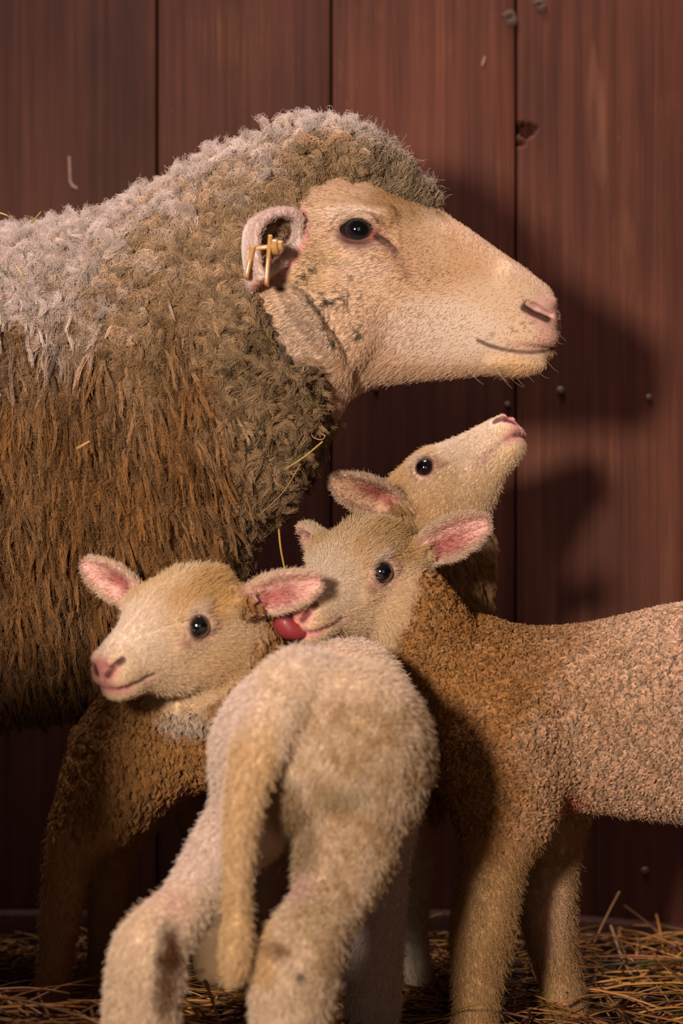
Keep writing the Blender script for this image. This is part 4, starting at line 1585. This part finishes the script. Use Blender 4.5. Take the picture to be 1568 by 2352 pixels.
    def hx(p):
        """profile pixels of a point of the head, as if it lay on the near cheek"""
        dd = dh - .04
        return 784 + FPX * p[:, 0] / dd, 1176 - FPX * (p[:, 2] - CAMZ) / dd

    def b2(p, a, b, ra, rb):
        u, v = hx(p)
        d = np.sqrt(((u - a) / ra) ** 2 + ((v - b) / rb) ** 2)
        return 1 - sstep(.6, 1.25, d)

    def seg2(p, rows, w0, w1):
        u, v = hx(p)
        q = np.stack([u, v], 1)
        dm = np.full(len(p), 1e9)
        for a, b in zip(rows[:-1], rows[1:]):
            a, b = np.array(a, float), np.array(b, float)
            t = np.clip(((q - a) @ (b - a)) / ((b - a) @ (b - a)), 0, 1)
            dm = np.minimum(dm, np.hypot(*(q - a - t[:, None] * (b - a)).T))
        return 1 - sstep(w0, w1, dm)

    EY = (817, 546)

    fan_pts = np.concatenate(fan)

    def near_pts(p, pts, rmax):
        d = np.full(len(p), 9.)
        m = np.where(np.abs(p - pts.mean(0)).max(1) < .08)[0]
        if len(m):
            d[m] = np.sqrt(((p[m][:, None] - pts[None]) ** 2).sum(2)).min(1)
        return d

    def colour(p, n):
        n1, n2, n3 = noise(p, 60), noise(p, 170, 2), noise(p, 420, 9)
        c = np.tile(np.array([.71, .485, .325]), (len(p), 1))
        c = mix(c, np.array([.60, .35, .19]), .75 * b2(p, 1000, 600, 150, 75) * (.4 + .8 * n1))
        c = mix(c, np.array([.50, .29, .12]), .85 * b2(p, 900, 490, 70, 65) * (.35 + n1))
        c = mix(c, np.array([.60, .38, .18]), .6 * b2(p, 720, 620, 70, 60) * (.4 + n1))
        c = mix(c, np.array([.78, .61, .50]), .7 * b2(p, 1010, 760, 150, 75))
        c = mix(c, np.array([.78, .60, .48]), .75 * b2(p, 800, 498, 80, 22))
        c = mix(c, np.array([.74, .55, .43]), .5 * b2(p, 830, 625, 75, 32))
        c = mix(c, np.array([.66, .41, .20]), .65 * b2(p, 1190, 838, 60, 24) * (.5 + n1))
        c = mix(c, np.array([.30, .22, .09]), .6 * b2(p, 1150, 850, 30, 14) * n2 * 1.5)
        c = mix(c, np.array([.66, .36, .31]), .9 * b2(p, 1252, 716, 46, 42))
        c = mix(c, np.array([.66, .36, .30]), .75 * b2(p, 1262, 770, 30, 34))
        c = mix(c, np.array([.60, .34, .26]), .5 * b2(p, 1225, 795, 55, 16))
        # eye surroundings
        c = mix(c, np.array([.60, .36, .29]), .7 * b2(p, EY[0] + 6, EY[1] + 2, 66, 44))
        c = mix(c, np.array([.15, .055, .045]), .9 * b2(p, EY[0] + 2, EY[1] + 2, 50, 35))
        c = mix(c, np.array([.42, .13, .10]), .8 * b2(p, 858, 548, 15, 15))
        c = mix(c, np.array([.09, .035, .028]), .9 * seg2(p, [(862, 552), (885, 566), (906, 584)], 5, 11))
        c = mix(c, np.array([.42, .24, .17]), .6 * seg2(p, [(880, 570), (915, 600), (935, 640)], 5, 16))
        # mouth line, nostril
        ml = seg2(p, [(1098, 780), (1125, 792), (1155, 800), (1190, 806), (1225, 807), (1250, 804), (1280, 796)], 2.2, 7)
        c = mix(c, np.array([.10, .045, .035]), .85 * ml)
        ns = seg2(p, [(1203, 706), (1222, 716), (1258, 731)], 6, 12)
        c = mix(c, np.array([.06, .018, .016]), .92 * ns)
        # flecks on the muzzle, mud flecks on the cheek and throat
        c = mix(c, np.array([.20, .09, .06]), .6 * b2(p, 1190, 765, 70, 45) * sstep(.74, .84, n3))
        mud = np.clip(b2(p, 745, 705, 92, 105) + b2(p, 660, 650, 45, 35) + .8 * b2(p, 800, 790, 40, 60) + .7 * b2(p, 760, 880, 40, 22), 0, 1)
        fl = 1 - np.abs(noise(p * np.array([1.5, 1, .75]), 190, 4) - .5) * 11
        c = mix(c, np.array([.045, .036, .022]), .95 * mud * sstep(.10, .6, fl) * sstep(.36, .50, noise(p, 75, 8)))
        c = mix(c, np.array([.55, .40, .31]), .6 * b2(p, 690, 790, 60, 110))
        for row in ([(605, 662), (645, 730), (695, 803), (748, 868)], [(626, 655), (668, 722), (720, 792), (772, 850)], [(660, 680), (706, 745), (756, 815)]):
            c = mix(c, np.array([.28, .18, .12]), .5 * seg2(p, row, 2, 9))
        bare = np.clip(b2(p, 1255, 720, 32, 36) + b2(p, EY[0], EY[1], 52, 38) + ml + ns, 0, 1)
        dfan, drim = near_pts(p, fan_pts, .01), near_pts(p, rim, .01)
        out = (1 - sstep(.0085, .012, dfan)) * (p[:, 1] < 1.918)
        c = mix(c, np.array([.78, .62, .56]), .95 * out)
        facing = sstep(.05, .45, n @ opening) * out * sstep(.0035, .0065, drim)
        c = mix(c, np.array([.66, .30, .24]), .9 * facing)
        dk = np.sqrt((((p - P(643, 532, 1.895)) / np.array([.017, .030, .014])) ** 2).sum(1))
        c = mix(c, np.array([.13, .026, .020]), .95 * (1 - sstep(.55, 1.25, dk)) * (facing > .02))
        bare = np.maximum(bare, facing * .9)
        for fr, wm, kw in ears:
            sn, v, h = ear_local(fr, p)
            ins = (sn > -.1) & (sn < 1.04) & (np.abs(v) < 1.15) & (np.abs(h) < .014)
            out = ins * sstep(-.1, .12, sn)
            c = mix(c, np.array([.78, .61, .54]), .9 * out)
            inner = out * sstep(-.0004, .0016, h)
            c = mix(c, np.array([.62, .24, .19]), .9 * inner * (1 - sstep(.62, .95, np.abs(v))))
            c = mix(c, np.array([.20, .045, .035]), .8 * inner * (1 - sstep(.1, .6, np.abs(v))) * (1 - sstep(.4, .8, sn)))
            bare = np.maximum(bare, inner * (1 - sstep(.5, .85, np.abs(v))) * .9)
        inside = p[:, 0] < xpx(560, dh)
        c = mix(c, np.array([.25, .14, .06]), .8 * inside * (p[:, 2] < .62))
        return np.clip(c, .002, .9), bare

    col, bare = colour(V, Nv)
    body = mesh_obj('ewe', V, Q, M_SKIN, None, col)
    tag(body, 'woolly mother sheep in profile by the wall with a tag in its ear', 'sheep')
    for sg in (-1, 1):
        p = P(817, 547, dh)
        p[1] = dh + sg * .0505
        eyeball(body, p, (.20, sg * 1.0, .05), (0, 0, 1), .0166, M_EYE_EWE)
    for lx, ly in ((-.118, 2.035), (-.118, 2.15), (-.76, 2.0), (-.76, 2.14)):
        hoof(body, np.array([lx + .01, ly, .045]), (1, 0), 1.35)

    # short hair of the face
    def groom(p):
        u, v = hx(p)
        g = np.tile(np.array([-1.0, 0, -.12]), (len(p), 1))
        g[:, 2] = np.where(v > 700, -.45, g[:, 2])
        g[:, 0] = np.where(v > 850, -.8, g[:, 0])
        g[near_pts(p, fan_pts, .01) < .011] = [-.35, -.5, .6]
        for fr, wm, kw in ears:
            sn, vv, h = ear_local(fr, p)
            ins = (sn > -.05) & (sn < 1.05) & (np.abs(vv) < 1.2) & (np.abs(h) < .014)
            g = np.where(ins[:, None], fr['a'][None] + fr['b'][None] * (vv * .8)[:, None], g)
        return g
    u, v = hx(V)
    dens = (V[:, 0] > xpx(575, dh)) * (1 - np.clip(bare, 0, .97)) * np.where(Nv[:, 1] > .3, .25, 1.) * (V[:, 2] > .45)
    p, n, c = sample(V, Q, Nv, 95000, dens, col)
    u, v = hx(p)
    ln = .0036 + .0030 * sstep(1150, 800, u) + .002 * (v > 830)
    pts = fuzz(p, n, groom(p), ln * rng.uniform(.7, 1.25, len(p)), .20, .20, 4, .0004)
    c = np.clip(c * rng.uniform(.80, 1.20, (len(c), 1)), .002, .9)
    # eyelashes and a few whiskers
    k = 46
    a = np.linspace(.25, math.pi - .35, k)
    lp = np.stack([P(818 + 46 * math.cos(q), 544 - 32 * math.sin(q), dh) for q in a])
    lp[:, 1] = dh - .0655
    lash = fuzz(lp, unit(np.stack([np.cos(a) * .7 - .1, -np.ones(k) * .8, np.sin(a) * .5 - .1], 1)), np.stack([np.cos(a), 0 * a, -.4 * np.ones(k)], 1), rng.uniform(.008, .013, k), .8, .1, 4)
    wp = np.stack([surf(*q) for q in [(1170, 850), (1190, 856), (1215, 850), (1240, 842), (1265, 820), (1278, 770), (1280, 745), (1200, 820), (1230, 826), (1150, 845), (1120, 858), (1060, 860)]])
    wh = fuzz(wp, unit(np.tile([.35, -.4, -.8], (len(wp), 1))), np.tile([.5, -.2, -.6], (len(wp), 1)), rng.uniform(.014, .030, len(wp)), .7, .3, 4)
    allp = np.concatenate([pts, lash, wh])
    rad = np.concatenate([taper_rad(len(pts), 4, .00021, .00008), taper_rad(len(lash), 4, .00022, .00006), taper_rad(len(wh), 4, .00014, .00005)])
    hair_obj('hair_coat', allp, rad, np.concatenate([c, np.tile([.25, .14, .10], (len(lash), 1)), np.tile([.6, .5, .4], (len(wh), 1))]), body)

    # ear tag: two flaps on a stud through the ear
    m_tag = simple_mat('tan_plastic', (.50, .25, .075), .35, .5, .2, 300, .12, .05)
    et = bpy.data.objects.new('ear_tag', None)
    COL.objects.link(et)
    et.parent = body
    et['label'] = 'tan plastic tag with two flaps on a stud'

    def plate(a, b, d0, wy):
        top, bt = P(*a, d0), P(*b, d0)
        ax = unit(bt - top)
        L = np.linalg.norm(bt - top)
        sd = np.array([0, 1., 0])
        nn = np.cross(ax, sd)
        us = [0, .002, .012, L * .45, L * .6, L - .003, L]
        hw = np.array([.003, .0055, .0075, wy, wy, wy * .95, wy * .8])
        small_sdf('flap', [(loft(top, ax, nn, sd, us, [.0007] * 7, [-.0007] * 7, hw, 6), 0)], [], m_tag, et, .0005)
    plate((621, 540), (612, 656), 1.856, .0095)
    plate((582, 566), (566, 641), 1.860, .0095)
    s0, s1 = P(576, 572, 1.860), P(648, 564, 1.856)
    small_sdf('stud', [(rcone(s0, s1, .0021, .0021), .0005), (loft(P(620, 567, 1.856), unit(s1 - s0), (0, 0, 1), (0, 1, 0), [0, .0008, .0062, .0070], [.0062, .0068, .0066, .006], [-.0062, -.0068, -.0066, -.006], [.0062, .0068, .0066, .006], 2), .001),
                       (loft(P(636, 565, 1.856), unit(s1 - s0), (0, 0, 1), (0, 1, 0), [0, .0045, .0052], [.0048, .0046, .004], [-.0048, -.0046, -.004], [.0048, .0046, .004], 2), .001)], [], m_tag, et, .0006)

    # ------------------------------------------------ fleece
    W = Field(axis(-.90, .13, .0045), axis(1.83, 2.30, .0045), axis(.20, .84, .0045))
    lf = loft((0, 0, 0), X, Z, Y, xpx(fl_px, D), ft - .012, fb + .014, np.array(fl_w) - .006, 2.15, fl_cy, .14)
    by = np.array([250, 330, 400, 440, 480, 520, 560, 600, 640, 700, 760, 820, 870, 920, 960, 1000, 1050, 1100, 1180, 1300])
    bx = np.array([830, 805, 765, 735, 708, 680, 640, 612, 592, 612, 645, 682, 726, 752, 758, 738, 714, 700, 680, 660])
    bz, bxx = zpx(by, 1.95)[::-1], (xpx(bx, 1.95) - .008)[::-1]
    W.add(lf, .01)
    sl, g = W.blk(lf[1], lf[2], .03)
    W.f[sl] = smax(W.f[sl], ((g[0] - np.interp(g[2], bz, bxx)) * .8).astype(np.float32) + 0 * W.f[sl], .022)
    for dy, kx in ((-.034, .9), (0, 1.0), (.034, .9)):
        q = []
        for a, b, r in [(690, 372, .022), (760, 366, .019), (830, 374, .016), (880, 394, .015), (930, 428, .010), (970, 456, .006), (998, 474, .004)]:
            pt = P(a, b, 1.975)
            pt[1] += dy * (1 - .5 * max(0, (a - 850) / 150))
            q.append([*pt, r * kx])
        chain3(W, np.array(q), .02)
    V, Q = W.mesh()
    V, Q = biggest(V, Q)
    V = smooth(V, Q, 1, .5)
    Nw = vnormals(V, Q)
    nb = noise(V * [1, 1, .7], 70) * .7 + noise(V, 150) * .3
    V = V + Nw * ((nb - .55) * .016)[:, None]
    Nw = vnormals(V, Q)

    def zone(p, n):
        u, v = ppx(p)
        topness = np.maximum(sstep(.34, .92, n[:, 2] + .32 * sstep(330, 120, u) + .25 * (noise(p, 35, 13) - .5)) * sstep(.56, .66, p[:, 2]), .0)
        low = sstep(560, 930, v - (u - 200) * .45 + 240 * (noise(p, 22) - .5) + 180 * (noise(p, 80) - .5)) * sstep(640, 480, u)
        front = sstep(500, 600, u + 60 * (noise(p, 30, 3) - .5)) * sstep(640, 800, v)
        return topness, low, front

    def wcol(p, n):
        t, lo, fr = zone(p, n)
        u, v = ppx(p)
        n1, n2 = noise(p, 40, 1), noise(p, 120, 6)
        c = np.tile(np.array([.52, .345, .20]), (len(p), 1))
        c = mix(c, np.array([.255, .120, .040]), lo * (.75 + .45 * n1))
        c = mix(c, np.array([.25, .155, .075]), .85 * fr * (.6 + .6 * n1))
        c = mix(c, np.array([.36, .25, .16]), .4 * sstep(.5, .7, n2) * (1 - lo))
        c = mix(c, np.array([.74, .60, .53]), t * (.75 + .4 * n1))  # upward faces paled: light from above put into the wool colour
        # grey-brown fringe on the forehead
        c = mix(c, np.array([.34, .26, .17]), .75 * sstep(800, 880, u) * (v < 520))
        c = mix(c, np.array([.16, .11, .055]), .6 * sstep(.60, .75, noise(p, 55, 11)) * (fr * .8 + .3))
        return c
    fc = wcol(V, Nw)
    fle = mesh_obj('fleece', V, Q, M_FLEECE, body, np.clip(fc * np.array([.38, .34, .30]), .003, .9))  # base colour darkened to hold the shade between the locks
    fle['label'] = 'thick matted fleece, top paled as if lit from above, golden brown below'

    u, v = ppx(V)
    near = np.where(Nw[:, 1] > .3, .12, 1.) * (1 - .75 * sstep(-60, -420, u)) * np.where(V[:, 2] < .24, .3, 1)
    tv, lv, fv = zone(V, Nw)
    # round curly locks on neck, poll and back
    nl = 8000
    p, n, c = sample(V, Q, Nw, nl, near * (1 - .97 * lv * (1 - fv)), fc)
    t, lo, fr = zone(p, n)
    u, v = ppx(p)
    edge = sstep(820, 880, u) * (v < 530)
    L = (.0165 + .014 * fr) * (1 - .40 * edge) * rng.uniform(.7, 1.3, nl)
    R = (.0052 - .0002 * fr) * rng.uniform(.6, 1.35, nl)
    lift = .54 - .28 * fr + .10 * t - .2 * edge
    g = np.stack([-.25 + .35 * fr, np.zeros(nl), -np.ones(nl)], 1) + t[:, None] * np.array([-.8, -.3, .9]) + rng.normal(0, 1, (nl, 3)) * (.42 + .10 * fr)[:, None]
    g[edge > .5] = np.array([.9, -.2, -.55]) + rng.normal(0, .3, (int((edge > .5).sum()), 3))
    K = 40
    pts = locks(p, n, g, L, R, lift, K, 8, .16 + .35 * fr, .0032 + .0030 * fr, 1.25, .22)
    cl = np.clip(c * rng.uniform(.62, 1.35, (nl, 1)), .002, .9)
    cl = np.repeat(cl, K, 0) * rng.uniform(.85, 1.15, (nl * K, 1))
    hair_obj('wool_locks', pts, taper_rad(len(pts), 8, .00024, .00016), cl, fle)
    # long narrow locks hanging on the flank
    nl = 12500
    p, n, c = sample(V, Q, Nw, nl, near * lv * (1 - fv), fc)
    u, v = ppx(p)
    g = np.stack([.05 + .22 * sstep(100, 500, u) + rng.normal(0, .16, nl), np.zeros(nl), -np.ones(nl)], 1)
    L = .040 * rng.uniform(.6, 1.4, nl)
    K = 16
    pts = locks(p, n, g, L, .0027 * rng.uniform(.6, 1.4, nl), .13, K, 8, .60, .0020, .8, .28)
    cl = np.clip(c * rng.uniform(.40, 1.75, (nl, 1)), .002, .9)
    cl = np.repeat(cl, K, 0) * rng.uniform(.85, 1.15, (nl * K, 1))
    hair_obj('hanging_locks', pts, taper_rad(len(pts), 8, .00023, .00014), cl, fle)
    # tufts standing along the back and poll, paled in colour like overhead light
    nl = 900
    p, n, c = sample(V, Q, Nw, nl, near * tv ** 2 * (V[:, 0] < xpx(880, 1.97)), fc)
    g = np.stack([-.5 + rng.normal(0, .6, nl), rng.normal(0, .5, nl), np.ones(nl) * .6], 1)
    K = 55
    pts = locks(p, n, g, rng.uniform(.012, .032, nl), rng.uniform(.003, .008, nl), .62, K, 8, .55, .006, 1.0, .42)
    cl = np.clip(mix(c, np.array([.78, .66, .60]), np.full(nl, .5)) * rng.uniform(.75, 1.15, (nl, 1)), .002, .9)
    hair_obj('toplit_tufts', pts, taper_rad(len(pts), 8, .00020, .00010), np.repeat(cl, K, 0), fle)
    nl = 260
    p, n, c = sample(V, Q, Nw, nl, near * tv ** 2 * (V[:, 0] < xpx(850, 1.97)), fc)
    g = np.stack([-.3 + rng.normal(0, .8, nl), rng.normal(0, .5, nl), np.ones(nl)], 1)
    K = 34
    pts = locks(p, n, g, rng.uniform(.020, .040, nl), rng.uniform(.0025, .0055, nl), .68, K, 9, .75, .006, .9, .45)
    cl = np.clip(mix(c, np.array([.78, .64, .58]), np.full(nl, .5)) * rng.uniform(.7, 1.1, (nl, 1)), .002, .9)
    hair_obj('stray_tufts', pts, taper_rad(len(pts), 9, .00019, .00009), np.repeat(cl, K, 0), fle)
    # loose frizz over everything, thickest along the back
    t0, _, _ = zone(V, Nw)
    p, n, c = sample(V, Q, Nw, 80000, near * (.6 + 1.2 * t0), fc)
    t, lo, fr = zone(p, n)
    L = (.012 + .005 * t + .012 * lo) * rng.uniform(.5, 1.4, len(p))
    g = np.stack([rng.normal(0, .5, len(p)), rng.normal(0, .3, len(p)), -np.ones(len(p)) + 1.3 * t], 1)
    fz = fuzz(p, n, g, L, .35 + .22 * t, .6, 8, .0050)
    cc = np.clip(mix(c, np.array([.66, .54, .45]), .35 * t + .08) * rng.uniform(.8, 1.25, (len(c), 1)), .002, .9)
    hair_obj('frizz', fz, taper_rad(len(fz), 8, .00017, .00010), cc, fle)
    return body


ewe()


# ================================================================== single stalks
def stalk(name, label, rows, r0, r1, col, beads=0, group=None):
    q = spline(np.array([P(*a) for a in rows]), 24)
    rad = np.linspace(r0, r1, 24)
    if beads:
        rad = rad * (1 + .9 * np.abs(np.sin(np.linspace(0, 3.14 * beads, 24))) * (np.linspace(0, 1, 24) < .6))
    V, Q = tubes(q[None], rad[None], 4, .7)
    o = mesh_obj(name, V, Q, M_STRAW, None, np.tile(np.array(col) * 1.0, (len(V), 1)) * rng.uniform(.85, 1.15, (len(V), 1)))
    return tag(o, label, 'straw', group)


Y1, Y2, G1 = (.46, .26, .06), (.36, .19, .055), (.34, .30, .06)
stalk('straw_stalk', 'long straw leaning up against the wall behind the right lamb', [(1422, 2048, 2.30), (1385, 2120, 2.28), (1325, 2250, 2.22)], .0014, .0011, Y1)
stalk('straw_stalk', 'thin straw lying level along the wall foot at the right edge', [(1320, 2222, 2.24), (1450, 2214, 2.24), (1580, 2216, 2.24)], .0013, .0012, Y1)
stalk('seed_stem', 'dry stem with a knobbly seed head rising from the bedding at right', [(1402, 2125, 2.22), (1428, 2200, 2.18), (1465, 2270, 2.12), (1485, 2372, 2.05)], .0012, .0011, (.42, .24, .11), 9)
stalk('seed_stem', 'short crooked stem standing near the right edge of the bedding', [(1538, 2230, 2.18), (1545, 2270, 2.16), (1532, 2340, 2.10)], .0012, .0011, (.38, .22, .09), 6)
stalk('seed_stem', 'knobbly stem rising between the hind legs of the pale lamb', [(470, 2250, 1.80), (488, 2300, 1.79), (512, 2372, 1.78)], .0012, .0011, (.40, .24, .10), 7)
stalk('straw_stalk', 'straw with a curled tip beside the white leg in the middle', [(968, 2008, 2.056), (945, 2022, 2.050), (925, 2032, 2.052)], .0011, .0008, (.5, .33, .15), 3)
stalk('straw_stalk', 'yellow straw caught in the wool under the throat of the sheep', [(741, 1014, 1.895), (700, 1048, 1.892), (655, 1078, 1.905)], .0012, .0010, (.50, .36, .09))
stalk('hay_wisp', 'curled hay wisp sticking out of the throat wool', [(715, 998, 1.90), (722, 1006, 1.892), (738, 1010, 1.89), (746, 1002, 1.892), (740, 998, 1.893)], .0007, .0006, (.55, .27, .09))
stalk('straw_stalk', 'thin straw hanging along the front edge of the chest wool', [(692, 1062, 1.905), (650, 1130, 1.90), (592, 1186, 1.905)], .0009, .0007, Y2)
stalk('straw_stalk', 'yellow straw hanging between the chest wool and the licking lamb', [(640, 1215, 1.955), (645, 1262, 1.945), (655, 1312, 1.93)], .0011, .0010, (.50, .30, .04))
stalk('chaff_flake', 'flat chaff flake stuck in the flank wool of the sheep', [(178, 1030, 1.868), (192, 1022, 1.864), (206, 1014, 1.868)], .0022, .0012, (.46, .26, .09))
stalk('hay_wisp', 'green hay blade lying on the back wool at the left edge', [(72, 512, 1.99), (84, 498, 1.985), (94, 486, 1.99)], .0013, .0006, G1)
stalk('hay_wisp', 'yellow hay blade on the back wool, left of the green blade', [(-4, 488, 1.985), (14, 494, 1.98), (26, 500, 1.985)], .0013, .0006, (.45, .36, .10))
stalk('straw_stalk', 'short pale straw stuck in the shoulder wool below the back', [(38, 612, 1.872), (50, 634, 1.868), (60, 658, 1.872)], .0011, .0007, (.52, .36, .15))
stalk('hay_wisp', 'thin hay blade stuck in the poll wool above the eye', [(748, 330, 1.955), (765, 338, 1.95), (782, 350, 1.955)], .0008, .0005, (.45, .25, .12))
